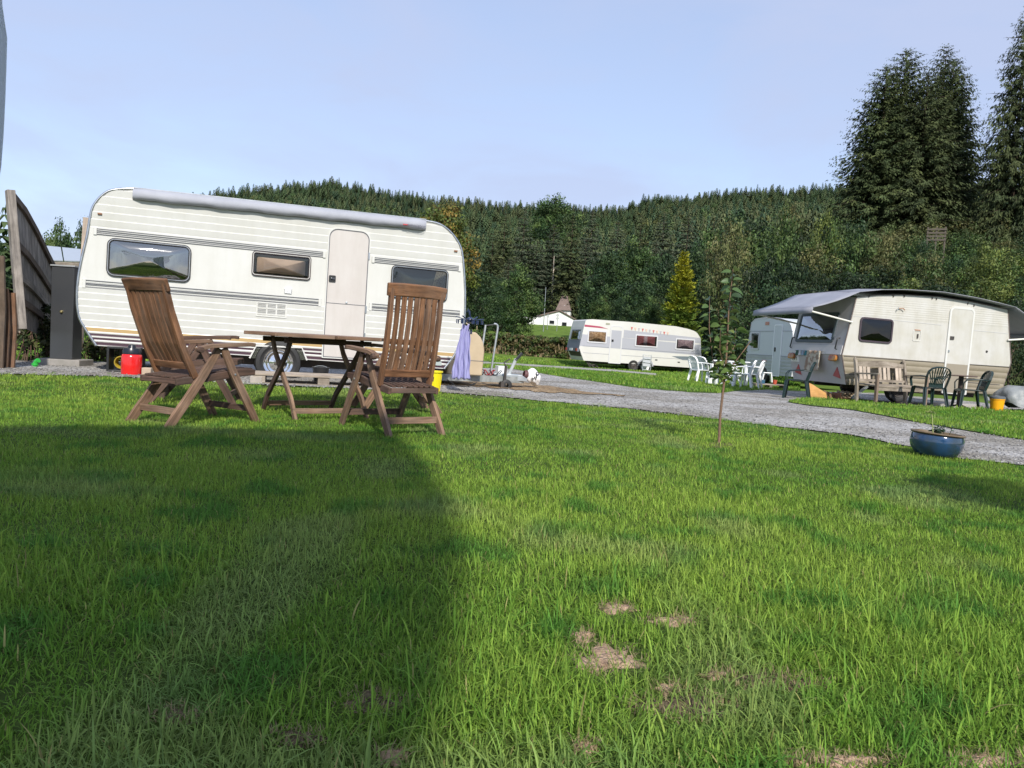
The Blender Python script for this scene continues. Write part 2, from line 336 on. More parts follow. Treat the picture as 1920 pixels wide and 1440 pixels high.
def gravel_mat(name, dark, mid, light, scale):
    m = bpy.data.materials.new(name); m.use_nodes = True; nt = m.node_tree; n_ = nt.nodes; l_ = nt.links; b = n_['Principled BSDF']; b.inputs['Roughness'].default_value = .9; b.inputs['Specular IOR Level'].default_value = .2
    t = n_.new('ShaderNodeTexCoord'); vo = n_.new('ShaderNodeTexVoronoi'); vo.inputs['Scale'].default_value = scale; l_.new(t.outputs['Object'], vo.inputs['Vector'])
    sep = n_.new('ShaderNodeSeparateColor'); l_.new(vo.outputs['Color'], sep.inputs[0])
    c = n_.new('ShaderNodeValToRGB'); e = c.color_ramp.elements; e[0].color = (*dark, 1); e[1].color = (*light, 1); x = e.new(.45); x.color = (*mid, 1); l_.new(sep.outputs[0], c.inputs['Fac'])
    n = n_.new('ShaderNodeTexNoise'); n.inputs['Scale'].default_value = .8; n.inputs['Detail'].default_value = 8; l_.new(t.outputs['Object'], n.inputs['Vector'])
    c2 = n_.new('ShaderNodeValToRGB'); c2.color_ramp.elements[0].position = .38; c2.color_ramp.elements[0].color = (.72, .69, .64, 1); c2.color_ramp.elements[1].position = .6; c2.color_ramp.elements[1].color = (1.12, 1.12, 1.14, 1); l_.new(n.outputs['Fac'], c2.inputs['Fac'])
    mx = n_.new('ShaderNodeMix'); mx.data_type = 'RGBA'; mx.blend_type = 'MULTIPLY'; mx.inputs['Factor'].default_value = 1; l_.new(c.outputs[0], mx.inputs['A']); l_.new(c2.outputs[0], mx.inputs['B']); l_.new(mx.outputs['Result'], b.inputs['Base Color'])
    bp = n_.new('ShaderNodeBump'); bp.inputs['Strength'].default_value = .9; bp.inputs['Distance'].default_value = .02; l_.new(vo.outputs['Distance'], bp.inputs['Height']); bp.invert = True; l_.new(bp.outputs[0], b.inputs['Normal'])
    MATS[name] = m; return m
grm = gravel_mat('grey_gravel', (.13, .125, .115), (.30, .287, .265), (.52, .505, .475), 40)
strip('gravel_drive', np.arange(-80, 2100, 16), lambda u: curve(NEAR, u), lambda u: curve(FAR, u), 16, .008, grm)
strip('lawn_verge', np.arange(1478, 2140, 14), lambda u: curve(ISN, u), lambda u: curve(ISF, u), 6, .016, mat('verge_grass', (.075, .135, .026), rough=.95, spec=.1, noise=(1.2, (.11, .15, .04), .2), bump=(20, .6, .03)), jit=.5)
strip('footpath', np.arange(900, 1240, 10), lambda u: np.interp(u, [900, 960, 1060, 1150, 1240], [684, 687, 694, 699, 707]), lambda u: np.interp(u, [900, 960, 1060, 1150, 1240], [680.5, 683, 689.5, 695, 703.5]), 3, .02, gravel_mat('pale_path', (.26, .25, .22), (.33, .32, .29), (.40, .39, .36), 14), jit=.3)
strip('lane', np.arange(860, 985, 8), lambda u: np.interp(u, [860, 985], [606, 609]), lambda u: np.interp(u, [860, 985], [602.5, 605.5]), 2, .05, MATS['pale_path'], jit=.2)
# straw-coloured dry debris under the drawbar
strip('dry_dirt', np.arange(800, 1180, 12), lambda u: np.interp(u, [800, 900, 1000, 1100, 1180], [722, 727, 736, 741, 745]), lambda u: np.interp(u, [800, 900, 1000, 1100, 1180], [703, 706, 722, 736, 744]), 4, .014,
      gravel_mat('dry_dirt', (.13, .09, .055), (.27, .19, .11), (.40, .30, .18), 26), jit=3)

# bare soil patches; some dark ones hold shade and dead grass in the colour
PATCH = [(1158, 1141, 36, 11, 0), (1262, 1165, 52, 9, 0), (1093, 1194, 24, 12, 0), (1140, 1236, 66, 27, 0), (1345, 1268, 26, 8, 0), (700, 1318, 62, 20, 1), (735, 1420, 26, 18, 0), (1280, 1325, 95, 24, 1), (1440, 1275, 70, 16, 1),
         (1100, 1403, 26, 13, 0), (1250, 1292, 24, 12, 0), (1590, 1428, 90, 13, 0), (1850, 1430, 70, 14, 0), (1500, 1432, 30, 10, 0), (1490, 1285, 60, 11, 1), (560, 1385, 46, 16, 1), (1352, 834, 30, 5, 1), (330, 1345, 40, 14, 1)]
soil = [mat('sandy_soil', (.46, .33, .23), rough=.95, spec=.1, noise=(22, (.30, .20, .135), .16), bump=(70, 1.0, .02)), mat('dark_soil_shade', (.060, .046, .032), rough=.95, spec=.1, noise=(25, (.15, .115, .07), .15), bump=(60, 1.0, .012))]
for (u, v, ru, rv, k) in PATCH:
    c = ground(u, v); ex = ground(u+ru, v)-c; ey = ground(u, v-rv)-c; rows = []
    for i in range(9):
        row = []
        for j in range(25):
            a = 2*math.pi*j/24; fr = i/8*(1+.26*math.sin(a*3+u)+.18*math.sin(a*5+v)+.12*math.sin(a*9+u*2))
            p = c+ex*fr*math.cos(a)+ey*fr*math.sin(a); z = tz(p[0], p[1])+.006*(1-(i/8)**2)+.003+random.uniform(-.0015, .0015)*(i < 8)-(.004+random.uniform(0, .012))*(i/8)**4
            row.append((p[0], p[1], z))
        row[-1] = row[0]; rows.append(row)
    o = MB().sheet(rows).build('bare_soil', soil[k], smooth=80); o['kind'] = 'structure'

# loose stones lying on the drive
_r = np.random.default_rng(77); n = 5200; uu = _r.uniform(-60, 2050, n); tt_ = _r.random(n)**1.25; vv = curve(NEAR, uu)+2.5+(curve(FAR, uu)-curve(NEAR, uu)-2.5)*tt_
q = groundv(uu, vv); ok = (q[:, 1] < 20); q = q[ok]; n = len(q); oc_ = np.array([(1, 0, 0), (-1, 0, 0), (0, 1, 0), (0, -1, 0), (0, 0, 1), (0, 0, -1)], float); of_ = np.array([(0, 2, 4), (2, 1, 4), (1, 3, 4), (3, 0, 4), (2, 0, 5), (1, 2, 5), (3, 1, 5), (0, 3, 5)])
sz = _r.uniform(.005, .014, (n, 1, 1)); P_ = oc_[None]*sz*_r.uniform(.6, 1.4, (n, 6, 3))*np.array([1, 1, .6]); a_ = _r.uniform(0, 6.28, n)[:, None]; P_ = np.stack([P_[..., 0]*np.cos(a_)-P_[..., 1]*np.sin(a_), P_[..., 0]*np.sin(a_)+P_[..., 1]*np.cos(a_), P_[..., 2]], -1)+q[:, None]+np.array([0, 0, .018])
lp = (np.arange(n)[:, None, None]*6+of_[None]).ravel(); cst = np.repeat(np.array([.25, .246, .24])[None]*_r.uniform(.5, 1.5, (n, 1)), 6, 0)
gs_ = np_mesh('gravel_stones', P_.reshape(-1, 3), lp, np.arange(n*8)*3, np.full(n*8, 3), mat('loose_stone', (.3, .3, .3), rough=.9, spec=.2, attr='tint'), color=cst); tag(gs_, 'loose grey stones scattered over the gravel drive', 'stones', kind='stuff')

# ---------------------------------------------------------------- grass blades
def noise2(x, y, s, seed=0):
    r = np.random.default_rng(seed); g = r.random((64, 64)); fx, fy = (x/s) % 64, (y/s) % 64
    i, j = fx.astype(int) % 64, fy.astype(int) % 64; a, b = fx-np.floor(fx), fy-np.floor(fy); a = a*a*(3-2*a); b = b*b*(3-2*b)
    i2, j2 = (i+1) % 64, (j+1) % 64
    return (g[i, j]*(1-a)+g[i2, j]*a)*(1-b)+(g[i, j2]*(1-a)+g[i2, j2]*a)*b
def scatter(y0, y1, dens, xl=None, xr=None, pad=.35):
    half = .70
    n = int((y1-y0)*(y1+y0)*half*dens)
    y = np.sqrt(rng.random(n)*(y1*y1-y0*y0)+y0*y0); x = (rng.random(n)*2-1)*(half*y+pad)
    n2 = int((y1-y0)*(y1+y0)*.32*dens*.45); y2 = np.sqrt(rng.random(n2)*(y1*y1-y0*y0)+y0*y0); sg = np.where(rng.random(n2) < .5, -1, 1); x2 = sg*((half+.32*rng.random(n2))*y2+pad+rng.random(n2)*.5)
    x = np.concatenate([x, x2]); y = np.concatenate([y, y2])
    return x, y
def keep_lawn(x, y):
    z = terr(x, y); u, v = proj(x, y, z); wob = (noise2(x, y, .35, 5)-.5)*8+(noise2(x, y, .11, 15)-.5)*6
    ok = (v > curve(NEAR, u)+1.0+wob)
    sup = np.zeros(len(x))
    for (pu, pv, ru, rv, k) in PATCH:
        d = ((u-pu)/(ru*1.15))**2+((v-pv-7)/(rv*1.35+3))**2; sup = np.maximum(sup, np.clip(1.7-d, 0, 1)*(.96 if k == 0 else .55))
    return ok & (rng.random(len(x)) > sup)
def keep_verge(x, y):
    z = terr(x, y); u, v = proj(x, y, z); wob = (noise2(x, y, .5, 6)-.5)*3
    isl = (u > 1480) & (v < curve(ISN, u)-wob) & (v > curve(ISF, u)+wob*.6)
    beyond = (v < curve(FAR, u)-.8+wob*.5) & (u > 900) & (u < 1500)
    pathv = (u > 890) & (u < 1245) & (np.abs(v-np.interp(u, [900, 960, 1060, 1150, 1240], [682.3, 685, 691.7, 697, 705.2])) < 2.4)
    lefty = (v < curve(FAR, u)-1+wob*.5) & (u < 900)
    return isl | ((beyond | lefty) & ~pathv)
def blades(x, y, hmean, wmean, leanm, lift=0.0, seg=2, lush=1.0):
    n = len(x); z = terr(x, y)+lift
    pn = noise2(x, y, .55, 1); pn2 = noise2(x, y, .17, 2); pn3 = noise2(x, y, 1.7, 3)
    hgt = hmean*(.42+.62*pn+.30*pn2+.22*pn3)*rng.uniform(.6, 1.35, n); wid = wmean*rng.uniform(.7, 1.35, n)
    yaw = rng.uniform(0, 2*math.pi, n)+(pn2-.5)*3; lean = np.abs(rng.normal(0, 1, n))*leanm+.12; lean = np.minimum(lean, 1.45)
    dx, dy = np.cos(yaw), np.sin(yaw); sx, sy = -dy, dx
    rows = []
    for k in range(seg+1):
        t = k/seg; ang = lean*(.35+.9*t); fx = hgt*t*np.sin(ang); fz = hgt*t*np.cos(ang); ww = wid*(1-.55*t**1.6)*.5
        cx, cy, cz = x+dx*fx, y+dy*fx, z+fz-.004
        if k < seg: rows += [np.stack([cx-sx*ww, cy-sy*ww, cz], -1), np.stack([cx+sx*ww, cy+sy*ww, cz], -1)]
        else: rows += [np.stack([cx, cy, cz], -1)]
    V = np.stack(rows, 1); m = V.shape[1]; base = np.arange(n)[:, None]*m
    fl = []
    for k in range(seg-1): fl += [2*k, 2*k+1, 2*k+3, 2*k+2]
    fl += [2*seg-2, 2*seg-1, 2*seg]
    loops = (base+np.array(fl)[None]).ravel(); tot = np.tile(np.array([4]*(seg-1)+[3]), n); st = np.concatenate([[0], np.cumsum(tot)[:-1]])
    g1 = np.array([.140, .275, .036]); g2 = np.array([.295, .415, .066]); g3 = np.array([.082, .225, .038]); dry = np.array([.34, .31, .12])
    a = np.clip(.50+.9*(pn3-.5)+.6*(pn-.5)+rng.normal(0, .22, n), 0, 1)[:, None]
    c = g1*(1-a)+g2*a; b = np.clip((pn2-.60)*3.2, 0, .8)[:, None]; c = c*(1-b)+g3*b
    pn4 = noise2(x+7, y, .42, 9); e = np.clip((pn4-.68)*2.2, 0, .42)[:, None]; c = c*(1-e)+np.array([.30, .345, .15])*e
    d = (rng.random(n) < .018)[:, None]; c = np.where(d, dry, c)*rng.uniform(.62, 1.38, n)[:, None]*lush
    return V.reshape(-1, 3), loops, st, tot, np.repeat(c, m, 0)
def merge(parts):
    Vs, Ls, Ss, Ts, Cs = [], [], [], [], []; vo = lo = 0
    for V, l, s, t, c in parts:
        Vs.append(V); Ls.append(l+vo); Ss.append(s+lo); Ts.append(t); Cs.append(c); vo += len(V); lo += len(l)
    return np.concatenate(Vs), np.concatenate(Ls), np.concatenate(Ss), np.concatenate(Ts), np.concatenate(Cs)
grass_m = mat('grass_blade', (.09, .18, .02), rough=.6, spec=.12, attr='tint', trans=.42)
pl = []
for (y0, y1, dens, hh, ww, lm, sg) in ((.95, 2.3, 17500, .047, .0031, .88, 4), (2.3, 4.2, 13000, .040, .0033, .82, 3), (4.2, 7.0, 7600, .034, .0042, .75, 2), (7.0, 11.2, 3600, .032, .0062, .62, 2)):
    x, y = scatter(y0, y1, dens); k = keep_lawn(x, y); pl.append(blades(x[k], y[k], hh, ww, lm, seg=sg))
x, y = scatter(.95, 2.6, 1300); k = keep_lawn(x, y); pl.append(blades(x[k], y[k], .088, .0040, 1.15, seg=5))
xs, ys = [], []
for (pu, pv, ru, rv, k) in PATCH:                  # thin straw and young blades growing through the bare patches
    m = int(ru*5); aa = rng.uniform(0, 6.28, m); fr_ = rng.random(m)**.5*1.25; qq = groundv(pu+ru*fr_*np.cos(aa), np.minimum(pv+rv*fr_*np.sin(aa), 1500)); xs.append(qq[:, 0]); ys.append(qq[:, 1])
xs = np.concatenate(xs); ys = np.concatenate(ys); p1 = blades(xs, ys, .026, .0026, 1.1, lift=.004, seg=2); cmix = rng.random(len(xs)) < .6
p1 = (*p1[:4], np.where(np.repeat(cmix, len(p1[0])//len(xs))[:, None], np.array([.36, .29, .17]), p1[4])); pl.append(p1)
gb = np_mesh('lawn_grass', *merge(pl)[:4], grass_m, color=merge(pl)[4]); tag(gb, 'short mown lawn grass covering the foreground', 'grass', kind='stuff')
pl = []
for (y0, y1, dens, hh, ww) in ((8.0, 14, 1100, .05, .012), (14, 24, 420, .06, .020), (24, 42, 150, .08, .035)):
    x, y = scatter(y0, y1, dens); k = keep_verge(x, y); pl.append(blades(x[k], y[k], hh, ww, .4, lift=.02))
gv = np_mesh('verge_grass', *merge(pl)[:4], grass_m, color=merge(pl)[4]); tag(gv, 'short grass of the verges beyond the gravel drive', 'grass', kind='stuff')
# ---------------------------------------------------------------- shared paints
white_p = mat('white_enamel', (.60, .60, .575), rough=.35, spec=.5, noise=(1.7, (.545, .54, .50), .22), bump=(6, .04, .01), streak=.045)
cream_p = mat('cream_door_paint', (.53, .50, .47), rough=.4, noise=(2.2, (.49, .45, .42), .2), streak=.06)
alu = mat('aluminium', (.62, .63, .64), rough=.32, metal=1.0, noise=(8, (.42, .43, .44), .2))
galv = mat('galvanised_steel', (.52, .55, .56), rough=.45, metal=.75, noise=(9, (.36, .39, .40), .15))
darkrub = mat('black_rubber', (.018, .018, .018), rough=.6)
darkst = mat('dark_chassis', (.03, .03, .032), rough=.7, noise=(7, (.07, .055, .045), .2))
gold_p = mat('gold_stripe', (.42, .29, .13), rough=.4); maroon_p = mat('maroon_stripe', (.055, .025, .038), rough=.4)
line_p = mat('grey_pinstripe', (.11, .112, .125), rough=.5)
chrome = mat('chrome', (.80, .80, .80), rough=.12, metal=1.0)
black_pl = mat('black_plastic', (.016, .017, .018), rough=.4, bump=(30, .1, .002))
glass_green = glass_mat('smoked_window', (.45, .50, .36), refl=.27)
glass_grey = glass_mat('clear_window', (.70, .72, .72), refl=.0)
tan_blind = mat('tan_blind', (.72, .54, .41), rough=.8, noise=(5, (.60, .44, .33), .2))
shade_in = mat('dark_hollow_shade', (.045, .05, .038), rough=.9)  # flat dark backing; shade of window insides and wheel arches put into colour
plast_w = mat('white_plastic', (.80, .81, .81), rough=.35, bump=(25, .05, .002))

def xform(mb, M):
    mb.v = [tuple(M @ Vector(v)) for v in mb.v]; return mb
def pane_mb(out, y, bulge, rings=6):
    cx = sum(p[0] for p in out)/len(out); cz = sum(p[1] for p in out)/len(out); rows = []
    for i in range(rings+1):
        f = i/rings
        rows.append([(cx+(x-cx)*f, y-bulge*(1-f**3), cz+(z-cz)*f) for x, z in out+[out[0]]])
    return MB().sheet(rows)
def window(root, x0, x1, z0, z1, r, y=-.012, fw=.03, frame=darkrub, pane=None, back=None, bulge=.02, M=None, backrect=None, trim=None, extra=None):
    a = rrect(x0, x1, z0, z1, r); b = rrect(x0+fw, x1-fw, z0+fw, z1-fw, max(r-fw, .012))
    f = MB().ring(b, a, y-.016, y+.014, 0)
    if trim:
        c = rrect(x0+fw*.42, x1-fw*.42, z0+fw*.42, z1-fw*.42, max(r-fw*.4, .012)); d = rrect(x0+fw*.66, x1-fw*.66, z0+fw*.66, z1-fw*.66, max(r-fw*.6, .012)); f.ring(d, c, y-.021, y-.014, 1)
    bk = backrect or (x0+fw, x1-fw, z0+fw, z1-fw)
    k = MB().prism(rrect(bk[0], bk[1], bk[2], bk[3], .02, 2), y-.001, y+.012)
    rest = MB().prism(b, y+.0055, y+.0105) if backrect else None
    p = pane_mb(b, y-.006, bulge)
    for q in (f, k, p, rest):
        if M is not None and q is not None: xform(q, M)
    fo = f.build('window', [frame, trim or frame], root, smooth=40)
    if rest: rest.build('dark_backing', shade_in, fo)
    k.build('curtain' if back not in (shade_in,) else 'dark_backing', back or shade_in, fo)
    p.build('pane', pane, fo, smooth=60)
    return fo
def body_shell(root, Lp, Rp, roof, depth, bands, corr, mats, dz=.012, name='body'):
    """Lp/Rp: left and right outline, bottom to top (x, z); roof: points between their tops; bands(z) -> material index; corr(z) -> relief"""
    zl = [p[1] for p in Lp]; xl = [p[0] for p in Lp]; zr = [p[1] for p in Rp]; xr = [p[0] for p in Rp]
    n = int((zl[-1]-zl[0])/dz); m = MB(); ks = np.linspace(0, 1, n+1); pts = []
    for k in ks:
        a = zl[0]+k*(zl[-1]-zl[0]); b = zr[0]+k*(zr[-1]-zr[0]); yv = -corr(a)
        pts.append(((float(np.interp(a, zl, xl)), yv, a), (float(np.interp(b, zr, xr)), yv, b), a))
    for i in range(n):
        p, q = pts[i], pts[i+1]
        m.add([p[0], p[1], q[1], q[0]], [(0, 1, 2, 3)], bands((p[2]+q[2])/2))
    if roof: m.add([pts[-1][0]]+[(x, pts[-1][0][1], z) for x, z in roof]+[pts[-1][1]], [tuple(range(len(roof)+2))], 0)
    loop = list(Lp)+list(roof)+list(reversed(Rp))
    for i in range(len(loop)-1):
        (x0, z0), (x1, z1) = loop[i], loop[i+1]
        m.add([(x0, 0, z0), (x1, 0, z1), (x1, depth, z1), (x0, depth, z0)], [(0, 1, 2, 3)], 0)
    m.add([(x, depth, z) for x, z in loop], [tuple(range(len(loop)))], 0)
    m.add([(Lp[0][0], 0, Lp[0][1]), (Rp[0][0], 0, Rp[0][1]), (Rp[0][0], depth, Rp[0][1]), (Lp[0][0], depth, Lp[0][1])], [(0, 1, 2, 3)], 0)
    o = m.build(name, mats, root, smooth=28)
    return o, loop
def edge_trim(root, loop, y, r, m, body):
    mb = MB(); mb.tube([(x, y, z) for x, z in loop], r, 8); o = mb.build('edge_trim', m, body, smooth=50); return o
def wheel(root, x, y, z, r, rh, wdt=.17, hub=chrome, tyre=None):
    t = MB(); h = wdt/2
    t.lathe([(rh*.98, -h*.7), (r*.80, -h), (r*.95, -h*.9), (r, -h*.5), (r, h*.5), (r*.9, h), (rh, h)], 40, axis='y')
    to = t.build('wheel', tyre or darkrub, root, smooth=40); to.location = (x, y, z)
    k = MB(); k.lathe([(0, -h*.9), (rh*.38, -h*.86), (rh*.52, -h*.66), (rh*.60, -h*.62), (rh*.64, -h*.72), (rh*.78, -h*.74), (rh*.82, -h*.62), (rh*.9, -h*.66), (rh*.98, -h*.86), (rh*1.02, -h*.7)], 40, axis='y')
    k.build('hubcap', hub, to, smooth=50)
    return to

# ================================================================ main caravan
M = frame_empty('caravan', 520, 705, 10.5, 20, -.7, 'long cream white caravan with maroon skirt stripes and rolled grey awning behind the chairs', 'caravan')
Lp = catmull([(-2.216, .274), (-2.391, .547), (-2.44, .70), (-2.455, .893), (-2.446, 1.127), (-2.412, 1.383), (-2.369, 1.64), (-2.343, 1.875), (-2.314, 2.014), (-2.232, 2.15), (-2.113, 2.243), (-1.885, 2.293)], 4)
Rp = catmull([(2.341, .226), (2.492, .454), (2.572, .689), (2.602, .944), (2.592, 1.287), (2.555, 1.625), (2.505, 1.917), (2.442, 2.071), (2.302, 2.224), (2.132, 2.317), (1.935, 2.338)], 4)
def mbands(z):
    if .452 < z < .502: return 1
    for a, b in ((.398, .428), (.346, .377), (.286, .322)):
        if a < z < b: return 2
    return 0
def mcorr(z):
    if z > 1.76: return .017*(((z-1.76)/.098) % 1.0)**.8
    if .51 < z < 1.0: return .016*(((z-.51)/.085) % 1.0)**.8
    if z < .45: return .006 if mbands(z) == 0 else .0
    return .004
bo, loop = body_shell(M, Lp, Rp, [], 2.1, mbands, mcorr, [white_p, gold_p, maroon_p], dz=.0095)
edge_trim(M, loop, -.004, .017, alu, bo)
# moulding strips
for x0, x1, zs in ((-2.30, .555, (1.742, 1.720, 1.697, 1.676)), (1.19, 2.50, (1.742, 1.720, 1.697, 1.676)), (-2.40, .53, (1.090, 1.052, 1.034, 1.003)), (1.19, 2.56, (1.090, 1.052, 1.034, 1.003))):
    s = MB()
    for z in zs: s.box(((x0+x1)/2, -.006, z), (x1-x0, .016, .0088), 0)
    for a, b in ((zs[0], zs[1]), (zs[2], zs[3])): s.box(((x0+x1)/2, -.004, (a+b)/2), (x1-x0, .009, .011), 1)
    for xe in (x0+.02, x1-.02): s.box((xe, -.013, (zs[0]+zs[3])/2), (.035, .012, zs[0]-zs[3]+.02), 1)
    s.build('moulding_strip', [line_p, white_p], M)
wa = window(M, -2.14, -1.155, 1.165, 1.648, .09, frame=darkrub, pane=glass_green, back=mat('olive_reflection_backing', (.13, .14, .085), rough=.9, noise=(5, (.07, .085, .045), .2)), bulge=.055, trim=alu)  # olive backing puts the greenery mirrored in the window into the colour
window(M, -.405, .365, 1.335, 1.668, .05, frame=mat('brown_rubber', (.035, .02, .02), rough=.5), pane=glass_grey, back=tan_blind, bulge=.02, trim=white_p, backrect=(-.34, .29, 1.385, 1.59))
fl_c = mat('flowered_curtain', (.33, .22, .21), rough=.9, noise=(60, (.62, .52, .48), .08))
w3 = window(M, 1.475, 2.315, 1.20, 1.668, .075, frame=darkrub, pane=glass_mat('dark_smoked_window', (.40, .44, .36), refl=.04), back=shade_in, bulge=.03, trim=alu)
MB().prism([(2.05, 1.24), (2.28, 1.24), (2.28, 1.63), (2.13, 1.63)], -.0175, -.0145).build('curtain', fl_c, w3)
# door
d_out = rrect(.572, 1.158, .285, 2.095, .012, 6, rt=.13); d_in = rrect(.588, 1.142, .297, 2.08, .01, 6, rt=.118); d_pan = rrect(.60, 1.13, .31, 2.068, .01, 6, rt=.108)
do = MB().prism(d_pan, -.020, .004).build('door', cream_p, M, smooth=30)
MB().ring(d_pan, d_in, -.024, .0, 0).build('door_seal', line_p, do, smooth=30)
MB().ring(d_in, d_out, -.030, .0, 0).build('door_frame', white_p, do, smooth=30)
MB().box((.865, -.0212, 1.053), (.53, .004, .008)).build('door_split', line_p, do)
hb = MB(); hb.prism(rrect(.612, .705, 1.345, 1.435, .015), -.036, -.018); hb.box((.668, -.042, 1.39), (.055, .016, .022), 1); hb.lathe([(0, -.055), (.012, -.052), (.015, -.036)], 14, c=(.648, 0, 1.39), axis='y', mi=1); hb.build('handle', [black_pl, mat('dark_metal', (.12, .12, .13), rough=.3, metal=.9)], do, smooth=40)
MB().lathe([(0, -.03), (.014, -.028), (.018, -.019)], 14, c=(.87, 0, 1.075), axis='y').build('lock', galv, do, smooth=40)
for z in (.62, 1.0, 1.75): MB().box((1.146, -.03, z), (.022, .02, .10)).build('hinge', alu, do)
# vent grille
v = MB(); v.ring(rrect(-.307, .064, .807, .977, .005, 1), rrect(-.32, .077, .795, .99, .006, 1), -.017, .0, 0)
v.box((-.12, -.008, .892), (.372, .006, .17), 0)
for k in range(8):
    for x in (-.246, -.121, .004): v.box((x, -.0135, .822+k*.02), (.106, .006, .011), 0, rx=.5); v.box((x, -.0112, .832+k*.02), (.106, .001, .005), 1)
v.build('vent', [white_p, line_p], M)
sk = MB(); sk.box((.08, -.012, 1.173), (.092, .022, .075), 0); sk.box((.08, -.026, 1.185), (.05, .008, .05), 0)
for sx in (-1, 1):
    for k in range(3): sk.box((.08+sx*.043, -.024, 1.15+k*.018), (.012, .004, .010), 1)
sk.build('socket', [plast_w, line_p], M, bevel=.003)
for x, z in ((-2.235, 1.93), (2.40, 1.955)):
    MB().box((x, -.016, z), (.05, .03, .022)).build('marker_light', mat('amber_lens', (.22, .10, .05), rough=.3), M, bevel=.004)
# awning roll
rows = []
for i in range(41):
    f = i/40; x = -1.872+f*(1.93+1.872); zt = 2.284+f*(2.336-2.284); row = []
    sag = .006*math.sin(f*37)+.004*math.sin(f*83+1)
    endf = min(1, min(f, 1-f)*40+.55)
    for y, z in ((.02, .012), (-.03, .014), (-.07, -.004), (-.098, -.045), (-.104, -.085), (-.088, -.118+sag), (-.05, -.134+sag), (.0, -.124)):
        row.append((x, y*endf if y < 0 else y, zt+z))
    rows.append(row)
awn_m = mat('grey_awning_vinyl', (.345, .355, .395), rough=.7, noise=(3, (.28, .29, .33), .2), bump=(14, .25, .01))
aw = MB().sheet(rows); aw.add(rows[0], [tuple(range(8))]); aw.add(rows[-1], [tuple(range(8))])
awo = aw.build('awning', awn_m, M, smooth=50)
MB().box((.03, -.012, 2.331), (3.80, .035, .012), ry=-.0137).build('awning_rail', alu, awo)
MB().box((1.62, -.112, 2.237), (.075, .004, .016), ry=-.0137).build('red_badge', mat('red_mark', (.45, .05, .06), rough=.5), awo)
t_ = text_part('lettering', 'omnistor', .072, mat('grey_lettering', (.10, .10, .13), rough=.6), awo, (1.775, -.116, 2.238), (math.pi/2, .0137, 0))
# wheels and arch
ar = MB(); ar.prism([(-.355, .225), (-.285, .385), (.292, .398), (.362, .24)], -.006, .002, 1)  # dark panel on the solid wall stands for the shade inside the arch
ar.bar([(-.372, -.02, .225), (-.294, -.02, .398), (.301, -.02, .411), (.378, -.02, .24)], .034, .022, up=(0, 0, 1), mi=0)
ar.build('wheel_arch', [white_p, shade_in], M)
wheel(M, .0, .05, .185, .305, .2, wdt=.18)
wheel(M, .0, 2.05, .185, .305, .2, wdt=.18)
ch = MB()
for yy in (.42, 1.65): ch.box((.2, yy, .18), (4.4, .05, .12))
ch.box((0, 1.05, .15), (.06, 1.9, .06)); ch.build('chassis', darkst, M)
for sx, sgn in ((-1.72, 1), (1.95, -1)):
    s = MB(); s.bar([(sx, .35, .22), (sx+.38*sgn, .35, -.06)], .035, .04); s.bar([(sx+.5*sgn, .35, .2), (sx+.05*sgn, .35, -.02)], .03, .035); s.box((sx+.40*sgn, .35, -.075), (.14, .1, .015)); s.build('steady_leg', darkst, M)
# drawbar
db = MB()
for y0, y1 in ((.28, .93), (1.85, 1.12)): db.bar([(2.1, y0, .085), (3.95, y1, .075)], .05, .10)
db.build('drawbar', mat('drawbar_paint', (.16, .175, .165), rough=.6, noise=(8, (.30, .31, .30), .15)), M)
gp = MB(); gp.prism([(3.42, .055), (4.0, .055), (4.0, .10), (3.9, .16), (3.42, .165)], .86, 1.16); gp.build('hitch_housing', galv, M, bevel=.01)
hl = MB(); hl.bar([(3.70, .95, .15), (3.80, .93, .42)], .035, .05); hl.bar([(3.79, .93, .39), (3.90, .92, .52)], .035, .045, mi=1); hl.build('brake_lever', [galv, black_pl], M, bevel=.006)
jb = MB(); jb.tube([(3.55, .72, -.03), (3.56, .72, .30)], .024, 12); jb.bar([(3.50, .66, -.005), (3.50, .78, -.005)], .05, .10); jb.tube([(3.56, .72, .30), (3.52, .72, .35), (3.62, .72, .42)], .011, 8)
jo = jb.build('jockey_stand', darkst, M, smooth=40)
jw = MB().lathe([(.03, -.035), (.07, -.038), (.092, -.025), (.095, 0), (.092, .025), (.07, .038), (.03, .035)], 26, axis='y').build('jockey_wheel', darkrub, jo, smooth=40); jw.location = (3.585, .72, -.012)
MB().tube([(2.45, .2, .06), (2.6, .2, -.03), (2.8, .25, -.04), (2.95, .3, .03)], .009, 6).build('brake_cable', black_pl, M)
cb = MB()
for k, c in enumerate(((3.15, .8), (3.3, .78), (3.42, .82))):
    cb.tube([(c[0]+.08*math.cos(a)*(1+.2*k), c[1]+.06*math.sin(a*1.3), .155+.045*math.sin(a*2+k)+.02) for a in np.linspace(0, 2*math.pi, 18)], .008, 6, mi=k % 2)
cb.build('cable_loops', [black_pl, mat('red_cable', (.35, .03, .03), rough=.5)], M)
for x, xt in ((3.19, 3.255), (3.40, 3.47)):
    r_ = MB(); p_ = [(x, 1.0, .12), (xt, 1.0, .90)]
    p_ += [(xt-.005, 1.0, .945), (xt-.03, 1.0, .965), (xt-.07, 1.0, .967)] if x > 3.3 else [(xt+.003, 1.0, .94)]
    r_.tube(p_, .0175, 12); r_.build('upright_tube', galv, M, smooth=60)
MB().tube([(3.26, 1.0, .93), (3.42, 1.0, .955)], .010, 8).build('cross_tube', black_pl, M)
